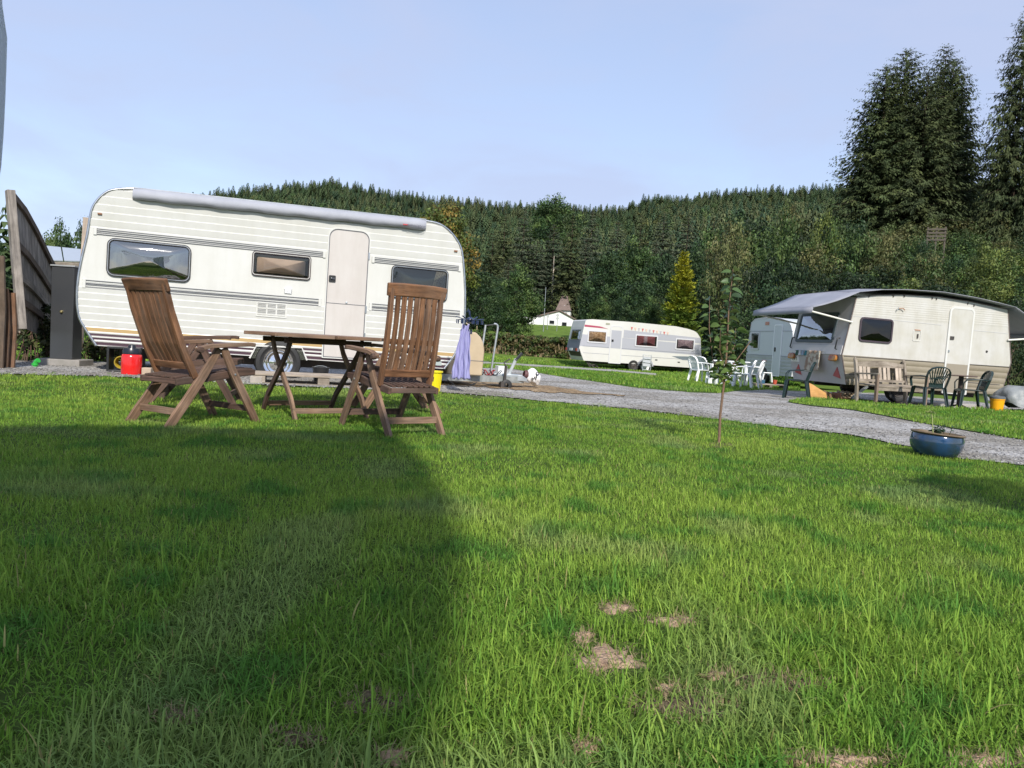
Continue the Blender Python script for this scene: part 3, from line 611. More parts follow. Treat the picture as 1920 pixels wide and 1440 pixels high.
# gas locker on the drawbar
gl = [(2.50, .13), (2.54, .60), (2.68, .765), (2.82, .80), (2.93, .80), (3.01, .73), (3.06, .64), (3.085, .52), (3.075, .13)]
gb2 = MB(); gb2.prism(gl, .42, 1.75)
gbo = gb2.build('gas_locker', mat('beige_fibreglass', (.47, .375, .25), rough=.5, noise=(4, (.41, .32, .21), .2)), M, smooth=30, bevel=.02)
MB().box((2.84, .417, .36), (.66, .004, .008)).build('seam', line_p, gbo)
npx = MB(); npx.box((2.21, -.012, .30), (.17, .006, .06)); npx.build('reflector', mat('grey_plate', (.35, .40, .38), rough=.4), M)

# ================================================================ far caravan
Fc = frame_empty('caravan', 1209, 697, 38, 12, -.6, 'white and grey caravan with red roof stripe and bunting, parked in front of the hedge', 'caravan')
wF = mat('far_white', (.60, .59, .56), rough=.4, noise=(.9, (.54, .53, .49), .2)); gF = mat('far_grey_panel', (.36, .365, .40), rough=.4)
LF = [(-3.19, .36), (-3.46, .95), (-3.30, 1.98), (-3.23, 2.30), (-3.15, 2.355)]; RF = [(2.77, .34), (2.95, .86), (2.82, 1.86), (2.54, 2.17), (1.45, 2.345)]
RF2 = [(2.77, .34), (2.95, .86), (2.82, 1.86), (2.62, 2.10), (2.45, 2.19)]
def fb(z): return 1 if 1.08 < z < 1.93 else (2 if .42 < z < .74 and False else 0)
fbo, floop = body_shell(Fc, LF, RF2, [(-2.9, 2.385), (-.69, 2.395), (1.45, 2.35), (2.1, 2.27)], 2.2, lambda z: 1 if 1.07 < z < 1.62 else 0, lambda z: .002, [wF, gF], dz=.03)
MB().prism([(-1.25, 1.6), (-1.25, 1.985), (2.80, 1.86), (2.84, 1.6)], -.006, .0).build('side_panel', gF, Fc)
MB().prism([(-3.27, 2.0), (-3.27, 2.10), (-2.5, 2.07), (-2.05, 1.97), (-2.4, 1.985)], -.006, .0).build('red_stripe', mat('far_red', (.34, .05, .09), rough=.5), Fc)
MB().prism([(1.35, .86), (2.93, .93), (2.90, .72), (1.95, .70)], -.007, .0).build('grey_swoosh', mat('far_dark_grey', (.13, .16, .18), rough=.5), Fc)
MB().box((-.2, -.004, 1.07), (6.2, .01, .03)).build('rub_strip', mat('far_strip', (.25, .26, .3), rough=.5), Fc)
MB().box((-.3, -.004, .74), (5.9, .01, .015)).build('rub_strip', MATS['far_strip'], Fc)
fr_m = mat('pale_frame', (.55, .55, .57), rough=.4)
check = mat('checked_blind', (.40, .24, .12), rough=.8, noise=(9, (.62, .42, .26), .05)); red_c = mat('red_curtain', (.30, .10, .11), rough=.8); pk_c = mat('pink_net_curtain', (.50, .38, .39), rough=.8, noise=(16, (.32, .22, .26), .1))
window(Fc, -3.08, -2.10, 1.25, 1.86, .04, fw=.06, frame=fr_m, pane=glass_grey, back=check, bulge=.01)
w_ = window(Fc, -.63, .55, 1.22, 1.82, .04, fw=.06, frame=fr_m, pane=glass_grey, back=shade_in, bulge=.01)
MB().box((-.36, -.017, 1.52), (.34, .006, .46)).build('curtain', red_c, w_); MB().box((.20, -.017, 1.52), (.40, .006, .46)).build('curtain', red_c, w_); MB().box((-.09, -.0165, 1.52), (.2, .006, .46)).build('net_curtain', pk_c, w_)
window(Fc, 1.50, 2.52, 1.20, 1.77, .04, fw=.06, frame=fr_m, pane=glass_grey, back=pk_c, bulge=.01, backrect=(1.62, 2.44, 1.27, 1.70))
fd = MB().prism(rrect(-1.90, -1.34, .34, 2.12, .02, 4, rt=.12), -.015, .0).build('door', wF, Fc)
MB().ring(rrect(-1.90, -1.34, .34, 2.12, .02, 4, rt=.12), rrect(-1.935, -1.305, .31, 2.15, .02, 4, rt=.13), -.022, 0).build('door_frame', fr_m, fd)
MB().prism([(-1.88, 1.05), (-1.36, 1.05), (-1.36, 1.93), (-1.88, 1.93)], -.017, -.014).build('door_panel', gF, fd)
MB().box((-1.80, -.022, 1.42), (.10, .02, .11)).build('handle', black_pl, fd)
MB().box((-2.1, -.01, 2.22), (.2, .02, .08)).build('roof_vent', mat('olive_vent', (.30, .30, .22), rough=.6), Fc)
MB().box((.55, -.012, .62), (.12, .01, .05)).build('reflector', black_pl, Fc); MB().box((1.75, -.012, .58), (.12, .01, .05)).build('reflector', black_pl, Fc)
ac = MB(); ac.ring([(.36*math.cos(a), .24+.36*math.sin(a)) for a in np.linspace(.15, math.pi-.15, 14)]+[(-.36, .29), (.36, .29)], [(.43*math.cos(a), .24+.43*math.sin(a)) for a in np.linspace(.1, math.pi-.1, 14)]+[(-.43, .285), (.43, .285)], -.02, .0)
ac.build('wheel_arch', gF, Fc, smooth=30)
MB().prism([(.36*math.cos(a), .24+.36*math.sin(a)) for a in np.linspace(.15, math.pi-.15, 14)], -.005, .001).build('wheel_well_shade', shade_in, Fc)  # flat dark sheet standing for the shaded wheel opening
wheel(Fc, 0, .06, .26, .30, .22, wdt=.17, hub=mat('white_hub', (.7, .7, .7), rough=.35)); wheel(Fc, 0, 2.1, .26, .30, .22, wdt=.17)
wheel(Fc, -.62, .06, .26, .28, .15, wdt=.17, hub=darkst)
ch = MB(); ch.box((0, .6, .3), (5.2, .06, .12)); ch.box((0, 1.6, .3), (5.2, .06, .12)); ch.build('chassis', darkst, Fc)
for sx, sg in ((-2.7, 1), (2.2, -1)):
    s = MB(); s.bar([(sx, .3, .34), (sx+.45*sg, .3, .0)], .04, .05); s.bar([(sx+.5*sg, .3, .34), (sx+.1*sg, .3, .1)], .03, .04); s.build('steady_leg', darkst, Fc)
# rear end (faces left of the photo)
Me = Matrix(((0, .985, .17, -3.46), (-1, 0, 0, 0), (0, -.17, .985, .95), (0, 0, 0, 1)))
dk = mat('far_slate_shade', (.12, .135, .16), rough=.4)  # slate of bumper and frame; on the rear panel it paints the end's shade
xform(MB().prism([(-2.15, -.02), (-.05, -.02), (-.05, .45), (-2.15, .45)], -.012, -.002), Me).build('rear_panel', dk, Fc)
window(Fc, -1.85, -.30, .36, .92, .05, fw=.05, frame=dk, pane=glass_green, back=shade_in, bulge=.02, M=Me)
bpx = MB(); bpx.box((-3.5, 1.1, .86), (.09, 2.15, .17)); bpx.build('bumper', dk, Fc)
for yy in (.18, 2.0): MB().box((-3.555, yy, .87), (.03, .28, .13)).build('tail_light', mat('red_lens', (.36, .05, .03), rough=.3), Fc)
MB().box((-3.552, 1.1, .87), (.02, .5, .12)).build('number_plate', plast_w, Fc)
rk = MB(); rk.prism([(-3.42, .80), (-3.18, .38), (-3.0, .36), (-3.22, .70)], .1, 2.0); rk.bar([(-3.35, .15, .75), (-2.75, .15, .02)], .05, .05); rk.bar([(-3.1, .15, .45), (-2.5, .15, -.02)], .05, .05); rk.bar([(-2.9, .15, .15), (-2.55, .15, .2)], .05, .04); rk.build('rear_carrier', darkst, Fc)
bn = MB(); bcol = [mat('bunting_red', (.5, .14, .13), rough=.8), mat('bunting_pale', (.62, .42, .34), rough=.8), mat('bunting_grey', (.42, .38, .42), rough=.8)]
for k in range(11):
    x = -.85+k*.19; z = 2.15-.012*k; bn.add([(x-.055, -.02, z), (x+.055, -.02, z), (x, -.024, z-.16)], [(0, 1, 2)], k % 3); bn.add([(x-.055, -.016, z), (x+.055, -.016, z), (x, -.02, z-.16)], [(2, 1, 0)], k % 3)
bno = bn.build('bunting', bcol, None); bno.matrix_world = Fc.matrix_world.copy(); tag(bno, 'string of small red and pale triangular pennants hung on the far caravan', 'bunting')
fc = MB()
for x in (.0, .42): fc.tube([(x-.35, -.55, .05), (x-.35, -.50, .85)], .018, 8)
for z in (.10, .28, .46, .64, .82): fc.tube([(-.35, -.55+z*.05, z+.02), (.07, -.55+z*.05, z)], .014, 8)
fc.sheet([[(-.33, -.50, .30), (.05, -.50, .30)], [(-.33, -.46, .74), (.05, -.46, .74)]], 1)
fco = fc.build('clothes_airer', [galv, mat('silver_cloth', (.40, .42, .44), rough=.6)], None, solid=.006); fco.matrix_world = Fc.matrix_world.copy(); tag(fco, 'folded silver clothes airer leaning beside the wheel of the far caravan', 'clothes airer')

# ================================================================ right caravan
Rc = frame_empty('caravan', 1587, 721, 15.8, 10, -1.2, 'old white caravan with beige ribbed skirt and tarpaulin cover, behind the green chairs', 'caravan')
wR = mat('old_white_paint', (.535, .525, .50), rough=.5, noise=(2.4, (.47, .45, .39), .18), bump=(9, .06, .01), streak=.08); bR = mat('beige_ribbed', (.27, .235, .17), rough=.5, noise=(3, (.22, .185, .13), .2))
LR = [(0, 0), (-.17, .605), (.03, 1.805)]; RR = [(3.63, .02), (3.80, .725), (3.58, 1.845)]
rloop_roof = [(.5, 1.885), (1.03, 1.938), (1.9, 1.97), (2.66, 1.935), (3.2, 1.885)]
rb, rloop = body_shell(Rc, LR, RR, rloop_roof, 2.05, lambda z: 1 if z < .60 else 0, lambda z: .014*abs(math.sin(z*math.pi/.118))**.7 if z < .59 else .003+.003*(z > 1.42)*abs(math.sin(z*70)), [wR, bR], dz=.012)
edge_trim(Rc, rloop, -.003, .012, mat('brown_trim', (.13, .10, .09), rough=.5), rb)
MB().box((1.82, -.012, .607), (3.9, .014, .012), ry=-.014).build('rub_strip', mat('dark_line', (.10, .09, .08), rough=.6), Rc)
MB().box((1.0, -.017, .235), (1.95, .008, .010), ry=-.02).build('rub_strip', MATS['dark_line'], Rc); MB().box((3.15, -.017, .24), (.85, .008, .010)).build('rub_strip', MATS['dark_line'], Rc)
MB().box((1.0, -.006, 1.40), (2.1, .005, .006), ry=.01).build('seam', fr_m, Rc); MB().box((3.2, -.006, 1.34), (.9, .005, .006)).build('seam', fr_m, Rc)
window(Rc, .155, .915, .905, 1.41, .085, fw=.035, frame=mat('plum_rubber', (.05, .035, .045), rough=.5), pane=glass_mat('blue_black_window', (.10, .11, .15), refl=.0), back=mat('navy_interior', (.014, .016, .026), rough=.9), bulge=.015)
rd = MB().prism(rrect(2.235, 2.745, -.01, 1.755, .02, 4, rt=.07), -.024, .0).build('door', wR, Rc)
MB().prism(rrect(2.24, 2.74, -.005, .60, .01, 2), -.029, -.02).build('lower_panel', mat('beige_plain', (.27, .235, .18), rough=.5), rd)
MB().ring(rrect(2.235, 2.745, -.01, 1.755, .02, 4, rt=.07), rrect(2.195, 2.785, -.03, 1.795, .02, 4, rt=.10), -.030, 0).build('door_frame', mat('pale_trim', (.68, .67, .63), rough=.4, metal=.2), rd, smooth=30)
MB().box((2.30, -.032, 1.14), (.085, .02, .07)).build('handle', darkst, rd); MB().box((2.255, -.03, .86), (.03, .015, .05)).build('lock', galv, rd)
sc = MB(); sc.ring(rrect(1.41, 1.57, 1.02, 1.22, .01, 1), rrect(1.40, 1.58, 1.01, 1.23, .012, 1), -.013, 0); sc.box((1.505, -.014, 1.115), (.03, .012, .09), 1); sc.box((1.49, -.012, 1.24), (.13, .012, .02), 2); sc.build('service_hatch', [MATS['pale_trim'], darkst, mat('rust_stain', (.35, .17, .09), rough=.8)], Rc)
oh = MB(); oh.tube([(.95, -.02, 1.62), (.95, -.05, 1.60), (.97, -.05, 1.665)], .007, 6); oh.tube([(1.0, -.03, 1.65), (1.08, -.05, 1.655), (1.12, -.05, 1.62)], .009, 6, mi=1); oh.build('hook', [galv, MATS['rust_stain']], Rc)
MB().lathe([(0, -.02), (.022, -.018), (.026, -.004)], 12, c=(3.18, 0, .92), axis='y').build('cap', darkst, Rc)
for x, z in ((.3, 1.86), (.85, 1.91), (1.1, 1.93), (1.75, 1.945), (1.85, 1.94), (2.6, 1.91), (2.75, 1.88)): MB().box((x, -.015, z-.02), (.018, .02, .04)).build('cover_hook', darkst, Rc)
# end wall facing left
def endM(x0, z0, x1, z1):
    d = Vector((x1-x0, 0, z1-z0)).normalized(); yv = d.cross(Vector((0, -1, 0)))
    m = Matrix.Identity(4)
    for i in range(3): m[i][0] = (0, -1, 0)[i]; m[i][1] = yv[i]; m[i][2] = d[i]; m[i][3] = (x0, 0, z0)[i]
    return m
Mu = endM(-.17, .605, .03, 1.805); Ml = endM(0, 0, -.17, .605)
gend = mat('shaded_end_paint', (.50, .48, .49), rough=.45, noise=(2.5, (.42, .40, .41), .2))  # greyer than the side; the end wall's shade is put into the colour
xform(MB().prism([(-2.04, .0), (-.012, .0), (-.012, 1.20), (-2.04, 1.20)], -.006, 0), Mu).build('end_wall', gend, Rc)
xform(MB().prism([(-2.04, .0), (-.012, .0), (-.012, .615), (-2.04, .615)], -.006, 0), Ml).build('end_wall', gend, Rc)
xform(MB().box((-1.02, -.012, .09), (2.0, .02, .19)), Mu).build('end_ledge', mat('pale_end', (.58, .56, .56), rough=.5), Rc)
window(Rc, -1.88, -.42, .24, .90, .07, y=-.016, fw=.06, frame=mat('slate_rubber', (.06, .08, .09), rough=.5), pane=glass_mat('reflective_window', (.5, .52, .53), refl=.30), back=mat('grey_interior', (.20, .20, .20), rough=.9), bulge=.02, M=Mu)
for xx in (-1.97, -.20):
    g_ = MB(); g_.tube([(xx, -.01, .10), (xx, -.06, .11), (xx, -.06, .33), (xx, -.01, .35)], .014, 8); xform(g_, Mu).build('grab_handle', black_pl, Rc, smooth=60)
for xx in (-1.86, -.24):
    l_ = MB(); l_.prism(rrect(xx-.13, xx+.13, -.02-.13, -.02, .05), -.06, 0); o_ = xform(l_, Matrix.Translation((0, 0, 0)) @ Mu).build('tail_light', mat('rear_lens', (.26, .07, .025), rough=.25, noise=(9, (.42, .2, .04), .05)), Rc, bevel=.015)
for xx in (-1.78, -.28):
    t3 = MB(); t3.prism([(xx-.13, .17), (xx+.12, .12), (xx+.07, .36)], -.02, 0); xform(t3, Ml).build('reflector_triangle', mat('red_reflector', (.42, .085, .095), rough=.35), Rc)
pl_ = MB(); pl_.prism(rrect(-2.0, -1.66, .42, .66, .015), -.02, 0); plo = xform(pl_, Ml).build('number_plate', plast_w, Rc)
tx = text_part('plate_lettering', 'HS· A\nCV 7', .105, black_pl, plo, (0, 0, 0), (0, 0, 0)); tx.matrix_local = Ml @ Matrix.Translation((-1.83, -.022, .535)) @ Matrix.Rotation(math.pi/2, 4, 'X')
tl = MB(); tl.tube([(-.205, .6, .66), (-.205, 1.75, .66)], .006, 6); tl.build('towel_rail', galv, Rc)
# under the caravan
wheel(Rc, 1.35, .25, -.02, .28, .17, wdt=.16, hub=darkst); wheel(Rc, 1.35, 1.85, -.02, .28, .17, wdt=.16, hub=darkst)
ch = MB(); ch.box((1.8, .5, -.04), (3.2, .06, .09)); ch.box((1.8, 1.5, -.04), (3.2, .06, .09)); ch.build('chassis', darkst, Rc)
gw = mat('weathered_grey_wood', (.3, .27, .23), rough=.9, wood=((.16, .13, .10), (.42, .38, .32)), uv=True)
for x0, x1 in ((.50, .08), (3.25, 3.55)):
    s = MB(); s.bar([(x0, .02, .0), (x1, -.10, -.27)], .035, .05); s.build('steady_leg', galv, Rc)
# tarpaulin over the roof with a drooping canopy at each end
tarp = mat('grey_tarpaulin', (.29, .295, .33), rough=.55, noise=(2.5, (.23, .235, .27), .2), bump=(7, .12, .02))
prof = [(-.02, 1.90), (.5, 1.99), (1.03, 2.035), (1.9, 2.055), (2.66, 2.01), (3.2, 1.955), (3.62, 1.90)]
tp = MB()
rowsT = [[(x, y, z+.03*math.sin(y*1.5+x)*(.3)+(.05 if y > .5 else 0)) for x, z in prof] for y in (-.17, .2, .7, 1.3, 1.9, 2.3)]; tp.sheet(rowsT)
def can(x0, z0, x1, z1, sag):
    rws = []
    for y in (-.17, .2, .7, 1.3, 1.9, 2.3):
        rws.append([(x0+(x1-x0)*f, y, z0+(z1-z0)*f-sag*math.sin(f*math.pi)+(.05 if y > .5 else 0)*(1-f)) for f in (0, .25, .5, .75, 1)])
    return rws
a = can(-.02, 1.90, -1.02, 1.50, .03); tp.sheet(a); tp.sheet([[(p[0], p[1], p[2]-.0) for p in [r[-1] for r in a]], [(p[0]-.02, p[1], p[2]-.12) for p in [r[-1] for r in a]]])
b_ = can(3.62, 1.90, 4.75, 1.42, .03); tp.sheet(b_); tp.sheet([[r[-1] for r in b_], [(r[-1][0]+.02, r[-1][1], r[-1][2]-.10) for r in b_]])
tpo = tp.build('tarpaulin', tarp, None, smooth=40, solid=.012); tpo.matrix_world = Rc.matrix_world.copy(); tag(tpo, 'grey tarpaulin stretched over the old caravan roof with a drooping canopy at each end', 'tarpaulin')
for p0, p1 in (((-1.0, -.10, 1.42), (-.03, -.03, 1.28)), ((4.70, -.10, 1.34), (3.64, -.03, 1.20)), ((-1.0, 2.2, 1.42), (-.03, 2.1, 1.28))):
    k = MB().tube([p0, p1], .02, 8).build('strut', mat('white_pole', (.7, .68, .62), rough=.4), tpo, smooth=60)
MB().tube([(4.68, -.1, 1.32), (3.85, -.1, -.2)], .008, 6).build('guy_line', galv, tpo)

# ================================================================ small caravan
Sc = frame_empty('caravan', 1400, 703, 25, -80, 0, 'small pale grey caravan seen end on, half hidden behind the tarpaulin canopy', 'caravan')
wS = mat('pale_grey_paint', (.52, .55, .56), rough=.4, noise=(1.6, (.55, .58, .58), .2)); bS = mat('silver_skirt', (.40, .42, .41), rough=.4, noise=(3, (.33, .35, .34), .2))
LS = [(.1, .04), (-.1, .25), (-.1, .686), (.035, 1.39), (.08, 1.70), (.3, 1.80)]; RS = [(2.75, .10), (2.85, .6), (2.65, 1.35), (2.53, 1.57), (2.36, 1.715)]
sb, sloop = body_shell(Sc, LS, RS, [(.8, 1.83), (1.37, 1.835), (1.9, 1.80)], 2.0, lambda z: 1 if z < .67 else 0, lambda z: .006*abs(math.sin(z*math.pi/.11)) if z < .66 else .002, [wS, bS], dz=.02)
edge_trim(Sc, sloop, -.003, .014, fr_m, sb)
MB().box((1.35, -.008, .675), (2.85, .012, .015)).build('rub_strip', MATS['far_strip'], Sc); MB().box((1.35, -.008, 1.42), (2.6, .012, .012)).build('rub_strip', MATS['far_strip'], Sc)
w_ = window(Sc, .125, .70, .83, 1.40, .03, fw=.05, frame=fr_m, pane=glass_grey, back=shade_in, bulge=.01)
MB().box((.27, -.02, 1.08), (.16, .006, .40)).build('curtain', mat('grey_beige_curtain', (.42, .38, .35), rough=.9), w_)
sd = MB().prism(rrect(1.62, 2.04, .085, 1.59, .02, 3, rt=.05), -.016, 0).build('door', wS, Sc); MB().ring(rrect(1.62, 2.04, .085, 1.59, .02, 3, rt=.05), rrect(1.59, 2.07, .06, 1.62, .02, 3, rt=.06), -.022, 0).build('door_frame', plast_w, sd)
MB().prism(rrect(1.68, 1.76, .80, .93, .03), -.03, -.014).build('handle', black_pl, sd)
MB().box((1.12, -.012, 1.66), (.22, .02, .10)).build('marker_light', mat('amber_red_lens', (.48, .22, .16), rough=.4), Sc); MB().box((1.1, -.012, .50), (.25, .015, .05)).build('marker_light', MATS['amber_red_lens'], Sc)
window(Sc, -.1, -.05, .0, .05, .01, fw=.01, frame=fr_m, pane=glass_grey, back=shade_in) if False else None
wheel(Sc, 1.1, .05, .05, .26, .16, wdt=.15, hub=darkst)
# ================================================================ wooden recliner chairs and table
teak = mat('weathered_teak', (.30, .15, .07), rough=.75, spec=.25, wood=((.060, .027, .014), (.335, .172, .088)), uv=True)
teak_g = mat('greyed_teak', (.32, .22, .15), rough=.8, spec=.2, wood=((.09, .054, .038), (.36, .235, .155)), uv=True)
teak_d = mat('dark_teak', (.16, .1, .08), rough=.8, spec=.2, wood=((.05, .032, .026), (.17, .105, .080)), uv=True)
def recliner(label, loc, rz, theta, mts):
    ma, mb_, mc = mts
    t = empty('recliner_chair', loc, rz, label, 'chair', 'wooden recliner chairs around the table')
    th = rad(theta)
    for s in (-1, 1):
        x = s*.262
        f = MB(); f.bar([(x, .015, .615), (x, .11, .42), (x, .24, .20), (x, .36, -.012)], .028, [.055, .064, .066, .06], up=(0, 1, .3)); fl = f.build('leg', mb_, t, bevel=.004)
        r = MB(); xr = s*.236; r.bar([(xr, -.01, .615), (xr, -.13, .42), (xr, -.28, .20), (xr, -.355, .10), (xr, -.435, -.012)], .028, [.055, .068, .072, .072, .064], up=(0, 1, -.4)); r.build('leg', mb_, t, bevel=.004)
        a = MB(); xa = s*.268; a.bar([(xa, -.235, .600), (xa, -.12, .632), (xa, .08, .645), (xa, .26, .655), (xa, .30, .650)], [.04, .056, .066, .062, .045], .032); ao = a.build('armrest', mb_, t, bevel=.005)
        p = MB(); p.lathe([(.0, -.022), (.022, -.02), (.026, 0), (.022, .02), (0, .022)], 12, c=(s*.29, -.215, .600), axis='x'); p.build('knob', mc, ao, smooth=50)
        b = MB(); b.lathe([(0, -.006), (.008, -.004), (.008, .004), (0, .006)], 10, c=(s*.278, .118, .405), axis='x'); b.build('bolt', galv, fl)
    st = MB(); st.bar([(-.225, -.345, .115), (.225, -.345, .115)], .022, .052); st.build('stretcher', mb_, t, bevel=.003)
    st = MB(); st.bar([(-.25, .298, .115), (.25, .298, .115)], .022, .05); st.build('stretcher', mc, t, bevel=.003)
    sr = MB()
    for s in (-1, 1): sr.bar([(s*.212, -.36, .345), (s*.212, -.05, .378), (s*.212, .20, .412), (s*.212, .36, .420)], .026, [.05, .058, .062, .045])
    sr.bar([(-.2, .335, .415), (.2, .335, .415)], .03, .045); sr.bar([(-.2, -.345, .348), (.2, -.345, .348)], .03, .04)
    so_ = sr.build('seat_frame', mc, t, bevel=.004)
    ss_ = MB()
    for k in range(8):
        x = -.172+k*.0492; ss_.bar([(x, -.345, .378), (x, -.05, .410), (x, .20, .440), (x, .36, .446)], .034, .014)
    ss_.build('seat', mc, t, bevel=.002)
    # back, built upright then reclined about its lower pivot
    Mb = Matrix.Translation((0, -.215, .405)) @ Matrix.Rotation(th, 4, 'X') @ Matrix.Diagonal((1, 1, .955, 1))
    bk = MB()
    for s in (-1, 1): bk.bar([(s*.222, .0, -.03), (s*.222, -.012, .25), (s*.222, .0, .55), (s*.222, .028, .785)], .030, [.05, .05, .048, .044], up=(0, 1, 0))
    bk.bar([(-.21, .0, .075), (.21, .0, .075)], .026, .060, up=(0, 0, 1))
    bk.bar([(-.21, .018, .335), (.21, .018, .335)], .016, .045)
    xform(bk, Mb).build('back_frame', ma, t, bevel=.004)
    tr = MB(); tr.bar([(-.262, .022, .755), (-.13, .012, .765), (.13, .012, .765), (.262, .022, .755)], .030, .105); xform(tr, Mb).build('top_rail', ma, t, bevel=.009)
    for k in range(7):
        x = -.165+k*.055; s = MB(); s.bar([(x, .004, .10), (x, -.016, .28), (x, -.010, .5), (x, .014, .735)], .040, .013, up=(0, 1, 0)); xform(s, Mb).build('back_slat', ma, t, bevel=.0025)
    return t
recliner('brown recliner chair with its back tipped far back, near left side of the table', (-2.48, 6.08, 0), rad(-31), 23.5, (teak, teak_g, teak_d)).scale = (1, 1, .965)
recliner('upright brown recliner chair right of the table, nearest in front of the caravan', (-.98, 6.26, 0), rad(38), 11, (teak, teak_g, teak_d))
recliner('recliner chair mostly hidden behind the tipped back chair on the left', (-3.02, 7.45, tz(-3.02, 7.45)), rad(-78), 24, (teak, teak_d, teak_d))
recliner('recliner chair mostly hidden behind the upright chair on the right', (-1.20, 7.74, tz(-1.20, 7.74)), rad(112), 9, (teak_g, teak_g, teak_d))
# folding octagonal table
tb = empty('folding_table', (-1.80, 7.02, 0), rad(6), 'octagonal wooden folding table with crossed legs between the recliner chairs', 'table')
ap = .60; oc = [(ap/math.cos(rad(22.5))*math.cos(rad(22.5+45*k)), ap/math.cos(rad(22.5))*math.sin(rad(22.5+45*k))) for k in range(8)]
tt = MB()
for k in range(8):
    a, b = Vector((*oc[k], .722)), Vector((*oc[(k+1) % 8], .722)); a2, b2 = a*.94, b*.94; a2.z = b2.z = .722
    tt.bar([a2, b2], .065, .030)
tto = tt.build('table_top', teak_g, tb, bevel=.004)
pk = MB()
for k in range(11):
    y = -.5+k*.1; hw = min(.55, .55-(max(0, abs(y)-.245)))
    if hw > .05: pk.bar([(-hw, y, .7265), (hw, y, .7265)], .092, .020)
pk.build('plank', mat('grey_red_planks', (.3, .2, .17), rough=.8, wood=((.13, .085, .07), (.33, .225, .19)), uv=True), tto, bevel=.002)
ang = math.atan2(-.81, .58)-rad(6); e1 = Vector((math.cos(ang), math.sin(ang), 0)); e2 = Vector((-e1.y, e1.x, 0))
for s in (-1, 1):
    for q in (-1, 1):
        off = e2*(s*.33+q*.016); l = MB()
        l.bar([e1*(.40*q)+off+Vector((0, 0, -.01)), e1*(.26*q)+off+Vector((0, 0, .17)), e1*(.02*q)+off+Vector((0, 0, .37)), e1*(-.20*q)+off+Vector((0, 0, .56)), e1*(-.30*q)+off+Vector((0, 0, .70))], .028, [.05, .055, .055, .052, .05], up=(e1.x, e1.y, .4))
        l.build('leg', teak_g if (q > 0) else teak_d, tb, bevel=.004)
for q in (-1, 1):
    l = MB(); l.bar([e1*(.355*q)+e2*(-.33)+Vector((0, 0, .075)), e1*(.355*q)+e2*.33+Vector((0, 0, .075))], .024, .045); l.build('stretcher', teak_g, tb, bevel=.003)
    l = MB(); l.bar([e1*(-.29*q)+e2*(-.40)+Vector((0, 0, .675)), e1*(-.29*q)+e2*.40+Vector((0, 0, .675))], .03, .045); l.build('top_batten', teak_d, tb, bevel=.003)

# ================================================================ plastic garden chairs
green_pl = mat('dark_green_plastic', (.009, .024, .024), rough=.35, bump=(30, .06, .002))
def garden_chair(label, loc, rz, m, sc=1.0, group=None):
    t = empty('garden_chair', loc, rz, label, 'chair', group); t.scale = (sc, sc, sc)
    rows = []
    for i in range(7):
        y = -.20+i*.073; row = []
        for j in range(9):
            x = -.215+j*.054; hw = 1-.12*(1-i/6); row.append((x*hw, y, .415+.018*(x/.215)**2+.012*(i/6)-.035*max(0, (i-5))))
        rows.append(row)
    MB().sheet(rows).build('seat', m, t, smooth=50, solid=.014)
    for s in (-1, 1):
        for yy, fy in ((.19, .245), (-.19, -.285)):
            l = MB(); l.bar([(s*.20, yy, .425), (s*.225, (yy+fy)/2, .21), (s*.245, fy, 0)], [.085, .07, .05], [.016, .016, .016], up=(0, 1, 0)); l.bar([(s*.213, yy*1.05, .42), (s*.236, (yy+fy)/2*1.03, .21), (s*.256, fy, 0)], [.016, .016, .016], [.075, .062, .05], up=(0, 1, 0)); l.build('leg', m, t, bevel=.004)
        a = MB(); a.bar([(s*.225, -.275, .64), (s*.262, -.14, .655), (s*.275, .06, .645), (s*.275, .17, .63), (s*.262, .215, .57), (s*.232, .215, .43)], [.05, .055, .06, .058, .05, .05], [.018]*6, up=(0, 0, 1) if False else (s*.2, .45, 1)); a.build('armrest', m, t, bevel=.005)
    def bp(x, z): return (x, -.205-(z-.42)*.30-.05*(1-(x/.24)**2)*(z-.42), z)
    bk = MB(); arch = [bp(x, z) for x, z in ((-.205, .42), (-.222, .55), (-.235, .66), (-.222, .745), (-.17, .805), (-.09, .833), (0, .84), (.09, .833), (.17, .805), (.222, .745), (.235, .66), (.222, .55), (.205, .42))]
    bk.bar(arch, [.02]*13, [.05]*13, up=(0, 1, .3)); bk.bar([bp(-.15, .475), bp(0, .47), bp(.15, .475)], .014, .085)
    for k in range(9):
        f = (k-4)/4; xb_, xt = f*.125, f*.205; zt = .835-.11*f*f
        bk.bar([bp(xb_, .44), bp(xb_*1.06, .58), bp(xt*.92, .70), bp(xt, zt)], .010, [.018, .020, .024, .026], up=(1, 0, 0))
    bk.bar([bp(-.135, .615), bp(0, .62), bp(.135, .615)], .012, .022)
    bk.build('backrest', m, t, bevel=.004)
    return t
def gz(u, v, d):
    q = at(u, v, d); return (q[0], q[1], tz(q[0], q[1]))
def onto(u, v): q = ground(u, v); return (q[0], q[1], q[2])
g1 = garden_chair('dark green plastic chair turned away from the camera in front of the wooden bench', gz(1738, 768, 14.7), rad(4), green_pl, .95, 'green plastic chairs by the old caravan')
garden_chair('dark green plastic chair facing left beside the small dark table', gz(1815, 772, 14.9), rad(78), green_pl, .93, 'green plastic chairs by the old caravan')
garden_chair('dark green plastic chair standing on the gravel at the rear end of the old caravan', gz(1492, 741, 15.6), rad(66), green_pl, .92, 'green plastic chairs by the old caravan')
garden_chair('white plastic chair left of the white table, facing right', gz(1312, 715, 21.5), rad(-70), plast_w, .92, 'white plastic chairs on the grass')
garden_chair('white plastic chair half hidden behind the sapling, left of the white table', gz(1326, 712, 22.6), rad(-62), plast_w, .92, 'white plastic chairs on the grass')
